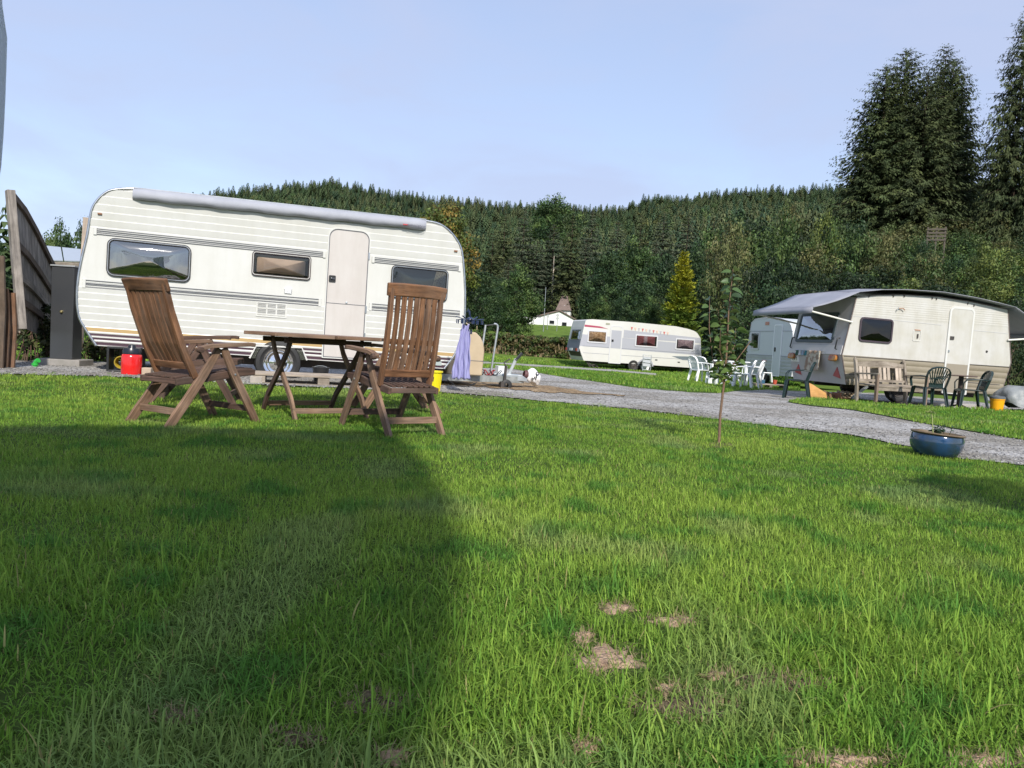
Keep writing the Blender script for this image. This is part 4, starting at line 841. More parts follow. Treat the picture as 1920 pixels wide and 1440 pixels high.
garden_chair('white plastic chair facing left, front one of the pair right of the white table', gz(1391, 725.5, 20.6), rad(68), plast_w, .92, 'white plastic chairs on the grass')
garden_chair('white plastic chair facing left, rightmost one of the pair beside the small caravan', gz(1407, 726, 20.9), rad(62), plast_w, .92, 'white plastic chairs on the grass')
wt = empty('garden_table', gz(1364, 716, 22), rad(-14), 'white plastic garden table behind the sapling trunk', 'table')
q = MB(); q.box((0, 0, .70), (1.15, .7, .028)); q.box((0, 0, .672), (1.08, .63, .03)); q.build('table_top', plast_w, wt, bevel=.01)
for sx in (-.46, .46):
    for sy in (-.24, .24): MB().bar([(sx, sy, .68), (sx*1.1, sy*1.15, 0)], [.09, .07], [.06, .05]).build('leg', plast_w, wt, bevel=.006)
ws = empty('stool', gz(1334, 716, 21.0), rad(10), 'low white plastic stool with slatted legs under the sapling leaves', 'stool')
q = MB(); q.box((0, 0, .20), (.26, .24, .03)); q.build('seat', plast_w, ws, bevel=.008)
for sx in (-.1, .1):
    for sy in (-.09, .09): MB().bar([(sx, sy, .19), (sx*1.1, sy*1.1, 0)], .06, .05).build('leg', plast_w, ws, bevel=.005)
fcx = empty('folding_chair', gz(1366, 716, 21.4), rad(40), 'white slatted folding chair under the white table', 'folding chair')
q = MB()
for k in range(5): q.bar([(-.2+.0*k, -.05-.06*k, .62-.07*k), (.2, -.05-.06*k, .62-.07*k)], .04, .014)
q.build('backrest', plast_w, fcx)
q = MB()
for k in range(5): q.bar([(-.2, -.2+.08*k, .32), (.2, -.2+.08*k, .32)], .05, .014)
q.build('seat', plast_w, fcx)
for sx in (-.2, .2):
    MB().bar([(sx, .1, .68), (sx, -.3, 0)], .02, .03).build('leg', plast_w, fcx); MB().bar([(sx, -.28, .34), (sx, .2, 0)], .02, .03).build('leg', plast_w, fcx)
# stool, pots and deck at the small caravan
dk_ = empty('wooden_deck', gz(1442, 719, 21.6), rad(-5), 'low weathered plank platform in front of the small caravan', 'platform')
q = MB()
for k in range(4): q.bar([(-.42, -.2+k*.13, .12), (.42, -.2+k*.13, .12)], .115, .025)
q.build('plank', gw, dk_)
for sx in (-.38, 0, .38): MB().bar([(sx, -.25, .055), (sx, .25, .055)], .08, .10).build('bearer', gw, dk_)
dkz = gz(1442, 719, 21.6)[2]+.135
def top_of_deck(u): 
    q = at(u, 714, 21.5); return (q[0], q[1], dkz)
ws2 = empty('stool', (*at(1438, 706, 22.3)[:2], dkz+.02), rad(-5), 'white arched plastic stool standing against the small grey caravan', 'stool')
q = MB(); q.box((0, 0, .27), (.24, .2, .025)); q.build('seat', plast_w, ws2, bevel=.01)
for sx in (-1, 1): MB().bar([(sx*.10, 0, .265), (sx*.125, 0, .13), (sx*.14, 0, 0)], .16, .035, up=(1, 0, 0)).build('leg', plast_w, ws2, bevel=.008)
rp = MB(); rp.lathe([(0, 0), (.045, 0), (.062, .105), (.066, .105), (.066, .118), (.055, .118), (.04, .02), (0, .02)], 20); o = rp.build('plant_pot', mat('red_plastic', (.50, .09, .05), rough=.45), None, smooth=40); o.location = top_of_deck(1453); tag(o, 'small red plant pot on the plank platform', 'plant pot')
bb = MB(); bb.box((0, 0, .05), (.15, .12, .10)); bb.box((0, 0, .104), (.16, .13, .012)); o = bb.build('blue_box', mat('blue_plastic', (.03, .10, .17), rough=.4), None, bevel=.006); o.location = top_of_deck(1428); tag(o, 'little blue plastic box on the plank platform', 'box')
# bench and dark table
bq = gz(1671, 756, 15.35); bn_ = empty('wooden_bench', bq, rad(-158), 'weathered wooden bench with broken back slats beside the old caravan', 'bench')
for sx in (-.66, .66):
    MB().bar([(sx, -.25, -.0), (sx, -.27, .42), (sx, -.36, .86)], .055, .06, up=(0, 1, 0)).build('rear_leg', gw, bn_, bevel=.005)
    MB().bar([(sx, .22, 0), (sx, .22, .62)], .055, .055, up=(0, 1, 0)).build('front_leg', mat('brown_grey_wood', (.25, .19, .14), rough=.9, wood=((.13, .085, .065), (.33, .25, .19)), uv=True), bn_, bevel=.005)
    MB().bar([(sx, -.31, .60), (sx, .25, .62)], .06, .03).build('armrest', gw, bn_, bevel=.004)
    MB().lathe([(0, -.03), (.03, -.025), (.035, .0), (.02, .03), (0, .035)], 12, c=(sx, -.37, .885)).build('finial', gw, bn_, smooth=50)
q = MB()
for k in range(4): q.bar([(-.64, -.18+k*.125, .40-.008*k), (.64, -.18+k*.125, .40-.008*k)], .105, .025)
q.bar([(-.64, .225, .34), (.64, .225, .34)], .03, .09); q.build('seat', gw, bn_)
q = MB(); q.bar([(-.63, -.345, .78), (0, -.35, .81), (.63, -.345, .78)], .03, [.09, .13, .09]); q.bar([(-.63, -.29, .47), (.63, -.29, .47)], .03, .05); q.build('back_rail', gw, bn_)
for k, x in enumerate((-.54, -.44, -.33, -.02+.0, .10, .21, .44, .53)):
    MB().bar([(-x, -.293, .48), (-x, -.338, .74)], [.075, .075], .016, up=(0, 1, 0)).build('back_slat', mat('pale_slat', (.5, .44, .36), rough=.9, wood=((.33, .27, .21), (.60, .53, .45)), uv=True), bn_)
dt = empty('bistro_table', gz(1797, 768, 15.25), 0, 'small dark round table between the two green chairs', 'table')
brd = mat('dark_brown_paint', (.04, .028, .022), rough=.5)
MB().lathe([(0, .655), (.27, .655), (.285, .668), (.27, .68), (0, .68)], 28).build('table_top', mat('brown_top', (.14, .095, .075), rough=.6), dt, smooth=40)
MB().tube([(0, 0, .04), (0, 0, .655)], .045, 12).build('pedestal', brd, dt, smooth=40)
q = MB()
for k in range(3): a = k*2.1+.4; q.bar([(0, 0, .09), (.24*math.cos(a), .24*math.sin(a), .02)], .05, .04)
q.build('foot', brd, dt)

# ================================================================ things around the main caravan
def M2w(x, y, z): return Vector(M.matrix_world @ Vector((x, y, z)))
bpy.context.view_layer.update()
pa = at(605, 720, 9.75); pa = Vector((pa[0], pa[1], tz(pa[0], pa[1])))
pal = empty('wooden_pallet', pa, rad(16), 'long weathered wooden pallet used as a doorstep under the caravan', 'pallet')
q = MB()
for k in range(5): q.bar([(-.83, -.22+k*.125, .118), (.83, -.22+k*.125, .118)], .112, .022)
q.build('deck_board', mat('grey_pallet_wood', (.4, .35, .29), rough=.9, wood=((.24, .20, .155), (.50, .44, .37)), uv=True), pal, bevel=.002)
for x in (-.76, 0, .76):
    for y in (-.22, .03, .27): MB().box((x, y, .055), (.14, .09, .10)).build('block', gw, pal, bevel=.003)
q = MB()
for y in (-.22, .03, .27): q.bar([(-.83, y, .009), (.83, y, .009)], .09, .018)
q.build('runner', gw, pal)
c = at(246, 706, 9.55); c[2] = tz(c[0], c[1])
cn = MB(); cn.lathe([(0, 0), (.105, 0), (.118, .012), (.12, .05), (.12, .22), (.114, .25), (.10, .262)], 32); 
cno = empty('red_canister', c, 0, 'shiny red canister with black cap on the gravel under the main caravan', 'canister')
cn.build('body', mat('red_gloss', (.62, .012, .012), rough=.2, coat=.5), cno, smooth=40)
ck = MB(); ck.lathe([(.10, .255), (.108, .262), (.108, .30), (.094, .335), (.05, .34), (.045, .355), (.04, .375), (.018, .385), (0, .386)], 28); ck.build('cap', mat('navy_black_plastic', (.012, .014, .022), rough=.3), cno, smooth=40)
c = at(236, 697, 9.9); c[2] = tz(c[0], c[1])
cr_ = empty('cable_reel', c, rad(12), 'black framed reel of yellow cable behind the red canister', 'cable reel')
q = MB()
for x in (-.19, .19): q.box((x, 0, .17), (.03, .22, .30))
for z in (.02, .32): q.box((0, 0, z), (.41, .22, .03))
q.build('frame', black_pl, cr_, bevel=.006)
q = MB()
for k in range(9): q.lathe([(.095+.008*math.sin(k*2), -.075+k*.018+.006*math.cos(a)) for a in (0, 1)] and [(.075+.009*math.cos(a), -.07+k*.018+.010*math.sin(a)) for a in np.linspace(0, 2*math.pi, 7)], 28, c=(-.06, .06, .13), axis='y')
q.build('cable', mat('yellow_cable', (.34, .24, .02), rough=.5), cr_, smooth=50)
def rough_block(name, u, v, d, size, m, label, cat, rz=0.0):
    p = at(u, v, d); q = MB(); q.box((0, 0, size[2]/2), size); o = q.build(name, m, None, bevel=.008); o.location = (p[0], p[1], tz(p[0], p[1])); o.rotation_euler = (0, 0, rz); return tag(o, label, cat)
tanb = mat('tan_stone', (.44, .35, .26), rough=.95, noise=(14, (.34, .27, .20), .2), bump=(30, .6, .006))
rough_block('stone_block', 276, 706, 9.6, (.11, .12, .10), tanb, 'small tan stone block beside the red canister', 'stone', .2)
rough_block('stone_block', 481, 722, 9.35, (.14, .16, .09), mat('grey_stone', (.40, .36, .31), rough=.95, noise=(14, (.30, .27, .24), .2), bump=(30, .6, .006)), 'grey stone block at the left end of the wooden pallet', 'stone', .2)
rough_block('timber_block', 320, 706, 9.9, (.34, .14, .11), mat('dark_timber', (.05, .04, .033), rough=.9), 'dark timber block under the caravan beside the tan stone', 'timber', .3)
c = at(601, 705, 10.2); c[2] = tz(c[0], c[1])
b = empty('black_bucket', c, 0, 'black bucket standing under the caravan behind the wooden pallet', 'bucket')
MB().lathe([(0, .0), (.085, 0), (.108, .19), (.116, .19), (.116, .205), (.10, .205), (.08, .02), (0, .02)], 26).build('body', black_pl, b, smooth=40)
MB().tube([(.113*math.cos(a), .0, .19+.05*math.sin(a)-.02) for a in np.linspace(0, math.pi, 12)], .004, 6).build('handle', galv, b)
c = at(813, 736, 10.15); c[2] = tz(c[0], c[1])
b = empty('yellow_bin', c, 0, 'tall bright yellow bin behind the upright chair', 'bin')
MB().lathe([(0, .0), (.075, 0), (.098, .265), (.112, .265), (.112, .285), (.094, .285), (.07, .02), (0, .02)], 30).build('body', mat('yellow_plastic', (.72, .60, .015), rough=.35), b, smooth=40)
q = MB()
for a in np.linspace(0, 2*math.pi, 13)[:-1]: q.bar([(.0785*math.cos(a), .0785*math.sin(a), .02), (.0985*math.cos(a), .0985*math.sin(a), .26)], .008, .006)
q.build('rib', MATS['yellow_plastic'], b)
c = at(65, 691, 9.9); c[2] = tz(c[0], c[1])
gp_ = MB(); gp_.tube([(0, 0, 0), (.005, 0, .045), (.02, 0, .075), (.05, -.01, .095)], .032, 16); gp_.lathe([(.033, .0), (.040, .0), (.040, .025), (.033, .025)], 18, c=(.004, 0, .03)); o = gp_.build('pipe_cap', mat('bright_green_plastic', (.03, .36, .05), rough=.4), None, smooth=50); o.location = c; tag(o, 'small bright green pipe end sticking out of the gravel', 'pipe')
# hanging dryer with a dress
hb_ = Vector(at(881, 601, 10.55)); navy = mat('navy_plastic', (.015, .028, .075), rough=.3)
hd = empty('peg_dryer', hb_, 0, 'dark blue octopus peg dryer hanging at the front corner of the caravan', 'clothes dryer')
q = MB(); q.lathe([(0, -.03), (.035, -.025), (.05, 0), (.04, .03), (.015, .05), (0, .05)], 18); q.build('hub', navy, hd, smooth=50)
for k in range(8):
    a = k*math.pi/4+.3; dx, dy = math.cos(a), math.sin(a); q = MB()
    q.bar([(dx*.03, dy*.03, .0), (dx*.10, dy*.10, .02), (dx*.20, dy*.20, .03+.03*math.sin(k*1.7))], [.024, .022, .018], .010); ao = q.build('arm', navy, hd, bevel=.003)
    for r_ in (.12, .185):
        MB().box((dx*r_, dy*r_, -.02), (.010, .018, .055), rz=a).build('peg', navy, ao)
MB().tube([(0, 0, .05), (-.005, 0, .11), (-.03, 0, .15), (-.05, .0, .11)], .007, 8).build('hook', navy, hd, smooth=60)
for k in range(3): 
    a = 1.2+k*.35; MB().bar([(0, 0, .04), (.05*math.cos(a)-.02, 0, .13+.02*k)], .018, .006).build('arm', navy, hd)
lil = mat('lilac_cotton', (.26, .255, .48), rough=.9, noise=(3, (.32, .315, .54), .25))
rows = []; L_ = .76
for i in range(34):
    f = i/33; z = -.045-L_*f; hw = .045+.020*f if f < .12 else .052+.078*f**.9; cx = -.045-.040*f; row = []
    for j in range(26):
        g_ = j/25*2-1; fold = (.012+.03*f)*math.sin(g_*9+1.3*math.sin(f*4)+.6)+(.006+.01*f)*math.sin(g_*23+f*5)
        neck = .035*max(0, 1-abs(g_)*1.8)*max(0, 1-f*14)
        row.append((cx+g_*hw+.006*math.sin(f*17+g_*3), -.03+fold, z-neck+.012*math.sin(g_*11)*(f > .97)))
    rows.append(row)
dr = MB().sheet(rows); dro = dr.build('dress', lil, None, smooth=180, solid=.003); dro.location = hb_; tag(dro, 'long lilac dress hanging from the blue peg dryer', 'dress')
MB().sheet([[(x, -.055-.01*k, z) for x in (.015, .03, .045)] for k, z in enumerate((-.12, -.15, -.185))]).build('sleeve_trim', mat('navy_cloth', (.02, .025, .05), rough=.9), dro, solid=.004)
hg_ = MB(); hg_.tube([(-.09, -.03, -.06), (-.05, -.03, -.035), (-.01, -.03, -.06)], .006, 6); hgo = hg_.build('coat_hanger', mat('cream_plastic', (.62, .52, .34), rough=.5), None); hgo.location = hb_; tag(hgo, 'cream coat hanger holding the lilac dress', 'coat hanger')
# box and bag on the drawbar
wb = MB(); wb.box((0, 0, .06), (.16, .16, .115)); wb.box((0, 0, .122), (.165, .165, .012)); wbo = wb.build('white_box', plast_w, None, bevel=.006); wbo.location = M2w(3.62, 1.12, .155); wbo.rotation_euler = (0, 0, rad(24)); tag(wbo, 'white box standing on the caravan drawbar', 'box')
bm_ = MB(); rows = []
for i in range(15):
    f = i/14; rows.append([])
    R_ = (.052+.075*math.sin(min(1, f*1.05)*math.pi*.86)**.8)*(.62 if f < .12 else 1)*(1 if f < .97 else .35)
    for j in range(25):
        a = 2*math.pi*j/24; wr = 1+.10*math.sin(a*3+f*7)+.07*math.sin(a*7-f*11)
        rows[-1].append((f*.27, R_*wr*math.cos(a)*.8, R_*wr*math.sin(a)-.06*f*f))
bm_.sheet(rows); bago = bm_.build('plastic_bag', mat('white_polythene', (.74, .73, .72), rough=.4, bump=(18, .7, .012)), None, smooth=60)
bago.location = M2w(4.02, 1.02, .17); bago.rotation_euler = (0, rad(8), rad(19)); tag(bago, 'crumpled white plastic bag with black writing tied over the caravan hitch', 'plastic bag')
inkm = mat('black_ink', (.02, .02, .02), rough=.6)
t1 = text_part('lettering', 'P', .14, inkm, bago, (.17, -.118, .02), (math.pi/2, -.3, .0), .006); t2 = text_part('lettering', 'M', .10, inkm, bago, (.12, -.120, -.05), (math.pi/2, -.5, 0), .004)
nk = MB(); nk.lathe([(.055, -.03), (.075, 0), (.06, .045)], 18, axis='x'); nk.build('neck_wrap', mat('maroon_tape', (.10, .04, .04), rough=.6), bago, smooth=60)

# ================================================================ things around the right caravan
bpy.context.view_layer.update()
tw = MB(); rows = []
for i in range(14):
    f = i/13; rows.append([(-.225-.012*math.sin(j*.9+f*2)-.02*f, .70+.52*j/20+.04*f*(j/20-.7), .665-.42*f*(1+.10*(j/20)) ) for j in range(21)])
tw.sheet(rows)
two = tw.build('towel', mat('striped_towel', (.52, .47, .38), rough=.95, noise=(11, (.28, .20, .15), .04)), None, smooth=180, solid=.008); two.matrix_world = Rc.matrix_world.copy(); tag(two, 'beige and brown patterned towel hung on the rear wall of the old caravan', 'towel')
for k, (nm, cc) in enumerate((('white_cloth', (.62, .64, .66)), ('teal_cloth', (.05, .20, .24)), ('blue_white_cloth', (.30, .38, .48)), ('dark_green_cloth', (.04, .11, .08)))):
    y = 1.26+.12*[2, 0, 1, 3][k]; s = MB(); s.sheet([[(-.205-.008*math.sin(j+i), y+.10*j/4, .655-.10*i/4*(1+.1*(j % 2))) for j in range(5)] for i in range(5)])
    o = s.build('peg_cloth', mat(nm, cc, rough=.9), None, smooth=180, solid=.004); o.matrix_world = Rc.matrix_world.copy(); tag(o, f'{nm.replace("_cloth", "").replace("_", " and ")} scrap of cloth pegged up left of the towel', 'cloth')
orr = mat('orange_plywood', (.58, .30, .07), rough=.6, wood=((.48, .24, .05), (.66, .37, .12)), uv=True)
ob = MB(); ob.prism([(-.02, 0), (.0, .36), (.10, .32), (.38, .16), (.42, 0)], -.012, .012); obo = ob.build('plywood_board', orr, None); p = at(1517, 742, 15.9); obo.location = (p[0], p[1], tz(p[0], p[1])); obo.rotation_euler = (rad(-12), 0, rad(8)); tag(obo, 'orange plywood board leaning under the rear end of the old caravan', 'board')
ob = MB(); ob.prism([(0, 0), (.02, .22), (.55, .03), (.56, 0)], -.01, .01); obo = ob.build('plywood_board', mat('brown_plywood', (.16, .09, .04), rough=.7), None); p = at(1543, 743, 16.15); obo.location = (p[0], p[1], tz(p[0], p[1])); obo.rotation_euler = (rad(-10), 0, rad(8)); tag(obo, 'brown wedge shaped board lying behind the orange plywood board', 'board')
p = gz(1582, 742, 16.2); bx_ = empty('wooden_crate', p, rad(10), 'reddish brown crate of firewood under the old caravan', 'crate')
q = MB(); q.box((-.17, 0, .09), (.02, .3, .18)); q.box((.17, 0, .09), (.02, .3, .18)); q.box((0, -.15, .05), (.36, .02, .08)); q.box((0, 0, .01), (.34, .3, .02)); q.build('crate_body', mat('red_brown_wood', (.22, .09, .05), rough=.8), bx_)
q = MB()
for k in range(9): q.tube([(-.14+.035*k, -.13, .08+.05*(k % 3)), (-.12+.033*k, .14, .10+.05*(k % 3))], .026, 7)
q.build('firewood', mat('firewood_wood', (.24, .17, .11), rough=.9, noise=(20, (.38, .30, .2), .1)), bx_)
rough_block('timber_plank', 1580, 747.5, 15.2, (.46, .14, .03), mat('pale_plank', (.36, .30, .24), rough=.9), 'pale plank lying on the gravel under the old caravan', 'plank', -.05)
for (u, v, d, s, lb) in ((1790, 762, 15.9, (.9, .18, .10), 'grey concrete beam lying under the old caravan door'), (1700, 757, 16.2, (.6, .2, .05), 'dark flat timber lying under the old caravan by the bench')):
    rough_block('timber_beam', u, v, d, s, mat('grey_beam' if 'grey' in lb else 'dark_beam', (.34, .32, .30) if 'grey' in lb else (.06, .05, .04), rough=.9), lb, 'beam', rad(8))
p = gz(1868, 771, 14.75); b = empty('yellow_bucket', p, 0, 'orange yellow bucket with a grey lid at the right end of the old caravan', 'bucket')
MB().lathe([(0, .0), (.105, 0), (.125, .24), (.132, .24), (.132, .262), (.12, .262), (.1, .02), (0, .02)], 28).build('body', mat('orange_yellow_plastic', (.80, .36, .008), rough=.35), b, smooth=40)
MB().lathe([(0, .31), (.12, .308), (.137, .30), (.139, .262), (.13, .262)], 28).build('lid', mat('dark_grey_lid', (.10, .11, .12), rough=.5), b, smooth=40)
MB().tube([(.14*math.cos(a), .02, .22+.0*a-.08*math.sin(a)) for a in np.linspace(0, math.pi, 12)], .005, 6).build('handle', galv, b)
p = gz(1916, 768, 15.3); rows = []
for i in range(13):
    f = i/12; row = []
    for j in range(33):
        a = 2*math.pi*j/32; r_ = (math.cos(f*math.pi/2)**.55)*(1+.10*math.sin(a*5+f*5)+.07*math.sin(a*9-f*8)); row.append((.52*r_*math.cos(a), .36*r_*math.sin(a), .10+.43*math.sin(f*math.pi/2)*(1-.35*(math.cos(a) > .2)*f*0)-.10*math.cos(a)*(1-f)*1.0+.03*math.sin(a*7)*(1-f)))
    rows.append(row)
o = MB().sheet(rows).build('tarpaulin_bundle', mat('grey_poly_sheet', (.20, .215, .22), rough=.5, bump=(5, .8, .04)), None, smooth=70); o.location = p; tag(o, 'bundle wrapped in crumpled grey plastic sheet at the right edge', 'bundle')
# ================================================================ foliage generators
def leaf_quads(c, nrm, ln, wd, R_):
    """separate rhombic leaf quads: centres c, normals nrm, lengths ln, widths wd"""
    n = len(c); nrm = nrm/np.linalg.norm(nrm, axis=1, keepdims=True)
    t = R_.normal(size=(n, 3)); t -= nrm*(t*nrm).sum(1, keepdims=True); t /= np.linalg.norm(t, axis=1, keepdims=True); b = np.cross(nrm, t)
    l = np.asarray(ln).reshape(-1, 1)/2*np.ones((n, 1)); w_ = np.asarray(wd).reshape(-1, 1)/2*np.ones((n, 1))
    return np.stack([c-t*l, c+b*w_-t*l*.1, c+t*l, c-b*w_-t*l*.1], 1)
def cloud(clumps, per, size, cols, R_, up=.35, squash=.8):
    """clumps: (k,4) centre+radius; cols: list of base colours picked per clump"""
    k = len(clumps); cc = np.repeat(clumps, per, 0); n = len(cc)
    d = R_.normal(size=(n, 3)); d /= np.linalg.norm(d, axis=1, keepdims=True)
    r = cc[:, 3:4]*(R_.random((n, 1))**.45); d2 = d*np.array([1, 1, squash]); c = cc[:, :3]+d2*r
    nrm = d*1.15+R_.normal(size=(n, 3))*.42+np.array([0, 0, up]); s = size*R_.uniform(.6, 1.4, n)
    q = leaf_quads(c, nrm, s, s*.62, R_)
    base = np.array(cols)[R_.integers(0, len(cols), k)]*R_.uniform(.55, 1.45, (k, 1))
    col = np.repeat(base, per, 0)*R_.uniform(.75, 1.25, (n, 1))
    return q, np.repeat(col, 4, 0)
leaf_m = mat('leaf', (.05, .09, .02), rough=.55, spec=.25, attr='tint', trans=.22)
needle_m = mat('needles', (.03, .05, .02), rough=.7, spec=.15, attr='tint', trans=.08)
bark_m = mat('bark', (.10, .075, .055), rough=.95, spec=.1, noise=(7, (.05, .038, .03), .2), bump=(18, .8, .03))
PROTO = {}
def tree_root(name): return empty(name, (0, 0, 0))
def deciduous(key, name, H, W, base, nclump, per, leaf, cols, seed, lobes=0.125, limbs=6, top_bias=0.0):
    R_ = np.random.default_rng(seed); root = tree_root(name); cl = []
    hc = (H-base)/2; zc = base+hc
    while len(cl) < nclump:
        p = R_.uniform(-1, 1, 3); rr_ = np.linalg.norm(p)
        if rr_ > 1 or rr_ < .45: continue
        az_ = math.atan2(p[1], p[0]); k_ = 1+.16*math.sin(az_*3+seed)+.12*math.sin(az_*5+p[2]*4+seed*2)
        prof_ = 1.0-.30*max(0, p[2])-.22*max(0, -p[2])
        cl.append((p[0]*W/2*.86*k_*prof_, p[1]*W/2*.86*k_*prof_, zc+p[2]*hc*.92, W*lobes*R_.uniform(.6, 1.25)))
    q, c = cloud(np.array(cl), per, leaf, cols, R_)
    V, l, s, t = quads(q); np_mesh('crown', V, l, s, t, leaf_m, color=c, parent=root)
    tr = MB(); tr.tube([(0, 0, -.3), (.03*W, 0, base*.6), (-.01*W, .02*W, zc)], [H*.022, H*.017, H*.008], 8)
    for k in range(limbs):
        a = k*2.4+seed; z0 = base*.7+(zc-base*.7)*k/limbs; tr.tube([(0, 0, z0), (math.cos(a)*W*.16, math.sin(a)*W*.16, z0+H*.10), (math.cos(a)*W*.33, math.sin(a)*W*.33, z0+H*.22)], [H*.009, H*.006, H*.002], 6)
    tr.build('trunk', bark_m, root, smooth=60); PROTO[key] = (root, H, W, [False]); return root
def conifer(key, name, H, W, base, tiers, per, twigs, cols, seed, droop=.35, power=.8, twl=.5, hang=.6, ragged=.25, sparse=0.0, twid=.13):
    R_ = np.random.default_rng(seed); root = tree_root(name); Q = []; C_ = []
    tr = MB(); tr.tube([(0, 0, -.3), (0, 0, H*.5), (0, 0, H*.985)], [H*.014, H*.009, .012], 8)
    for i in range(tiers):
        f = (i+R_.random()*.6)/tiers; z = base+(H-base)*f; Lm = W/2*(1-f)**power*(1 if f > .08 else .6+5*f)+.10
        nb = max(4, int(per*(1-.45*f)))
        for k in range(nb):
            if R_.random() < sparse: continue
            a = 2*math.pi*(k+R_.random())/nb+i*1.3; L_ = Lm*R_.uniform(1-ragged, 1+ragged); ca, sa = math.cos(a), math.sin(a)
            m = max(3, int(twigs*(L_/(W/2))**.8)+2); s = np.linspace(.14, 1, m); up_ = .12+.5*f
            x = s*L_; zz = z+x*(up_)-droop*x*s*1.0-droop*.3*x
            P_ = np.stack([ca*x, sa*x, zz], 1)+R_.normal(size=(m, 3))*.04*L_
            if i % 2 == 0 and k % 2 == 0: tr.tube([tuple(P_[0]*[0, 0, 1]), tuple(P_[m//2]), tuple(P_[-1])], [H*.0022, H*.0013, .004], 4, cap=False)
            ci_ = min(len(cols)-1, int((1-f)*len(cols)*R_.uniform(.6, 1.3))) if key == 'gold' else R_.integers(0, len(cols)); base_c = np.array(cols[ci_])*R_.uniform(.7, 1.3)
            for sd in (-1, 0, 1):
                ln = twl*(.35+.8*np.sin(np.minimum(1, s*.9+.1)*math.pi))*R_.uniform(.7, 1.3, m)*(Lm*.35+.25)
                out = np.array([ca, sa, 0])*.75+np.array([-sa, ca, 0])*sd*.75
                dirv = out[None]+np.array([0, 0, -hang])*(R_.uniform(.3, 1.3, (m, 1)))+R_.normal(size=(m, 3))*.18
                dirv /= np.linalg.norm(dirv, axis=1, keepdims=True); side = np.cross(dirv, R_.normal(size=(m, 3))*.5+np.array([0, 0, 1])); side /= np.linalg.norm(side, axis=1, keepdims=True)
                w_ = (ln*twid)[:, None]; l2 = ln[:, None]
                Q.append(np.stack([P_, P_+dirv*l2*.45+side*w_, P_+dirv*l2, P_+dirv*l2*.45-side*w_], 1)); C_.append(np.repeat(base_c[None]*R_.uniform(.75, 1.25, (m, 1)), 4, 0))
    q = np.concatenate(Q); c = np.concatenate(C_); V, l, s, t = quads(q)
    np_mesh('crown', V, l, s, t, needle_m, color=c, parent=root); tr.build('trunk', bark_m, root, smooth=60); PROTO[key] = (root, H, W, [False]); return root
def place(key, u, vtop, d, wpx, label, cat, group=None, rz=None, base=None):
    root, H, W, used = PROTO[key]
    o = root if not used[0] else copy_tree(root); used[0] = True
    q = at(u, vtop, d); zb = tz(q[0], q[1]) if base is None else base; h = max(1.0, q[2]-zb); s = wpx/FPX*d/W
    o.location = (q[0], q[1], zb); o.scale = (s, s, h/H); o.rotation_euler = (0, 0, random.uniform(0, 6.28) if rz is None else rz); tag(o, label, cat, group); return o

G1 = [(.052, .098, .028), (.070, .118, .032), (.040, .080, .026), (.088, .130, .036)]
GD = [(.032, .064, .025), (.045, .082, .030), (.026, .054, .023), (.055, .092, .032)]
GY = [(.11, .15, .034), (.085, .125, .032), (.062, .105, .028), (.14, .17, .04)]
GB = [(.080, .100, .032), (.105, .115, .042), (.068, .095, .030), (.125, .125, .048)]
AU = [(.15, .125, .026), (.10, .125, .026), (.19, .13, .028), (.078, .11, .024)]
SG = [(.085, .105, .066), (.070, .095, .056), (.105, .118, .074), (.058, .078, .048)]
SD = [(.058, .076, .032), (.075, .092, .036), (.044, .060, .027), (.088, .098, .042)]
deciduous('d1', 'broadleaf_tree', 8, 6, .6, 170, 85, .18, G1, 1); deciduous('d2', 'broadleaf_tree', 8, 6, .5, 170, 85, .18, GD, 2); deciduous('d3', 'broadleaf_tree', 8, 6, .5, 170, 80, .18, GY, 3)
deciduous('oak', 'oak_tree', 10, 7, 1.0, 210, 80, .20, AU, 4)
deciduous('s1', 'shrub', 4, 4, .05, 90, 85, .115, G1, 5, lobes=.13); deciduous('s2', 'shrub', 4, 4, .05, 90, 85, .115, GD, 6, lobes=.13); deciduous('s3', 'shrub', 4, 4, .05, 90, 85, .115, GY, 7, lobes=.13); deciduous('s_shade', 'shrub', 4, 4, .05, 70, 85, .115, [tuple(x*.55 for x in c) for c in GD], 9, lobes=.13); deciduous('s4', 'shrub', 4, 4, .05, 90, 85, .115, GB, 8, lobes=.13)  # the darkened GD shrub puts the bank's shade into its leaf colours
conifer('g1', 'grey_spruce', 14, 6.5, .6, 32, 13, 11, SG, 11, droop=.30, twl=.55, hang=.5, twid=.14); conifer('g2', 'grey_spruce', 14, 6.5, .6, 31, 13, 11, SD, 12, droop=.34, twl=.55, hang=.55, twid=.14)
conifer('big1', 'tall_spruce', 24, 8.5, .8, 62, 16, 27, [(.064, .086, .034), (.082, .102, .038), (.046, .064, .026)], 13, droop=.26, power=.48, twl=.36, hang=1.3, ragged=.30, twid=.125); conifer('big2', 'tall_spruce', 24, 8.5, .8, 56, 14, 27, [(.062, .080, .034), (.078, .096, .038), (.046, .062, .027)], 14, droop=.28, power=.50, twl=.36, hang=1.4, ragged=.34, sparse=.03, twid=.12)
conifer('gold', 'golden_conifer', 6, 2.6, .1, 40, 15, 9, [(.34, .33, .03), (.30, .31, .03), (.20, .25, .035), (.11, .17, .03), (.075, .13, .028)], 15, droop=.05, power=.8, twl=.62, hang=-.4, twid=.2, ragged=.5)

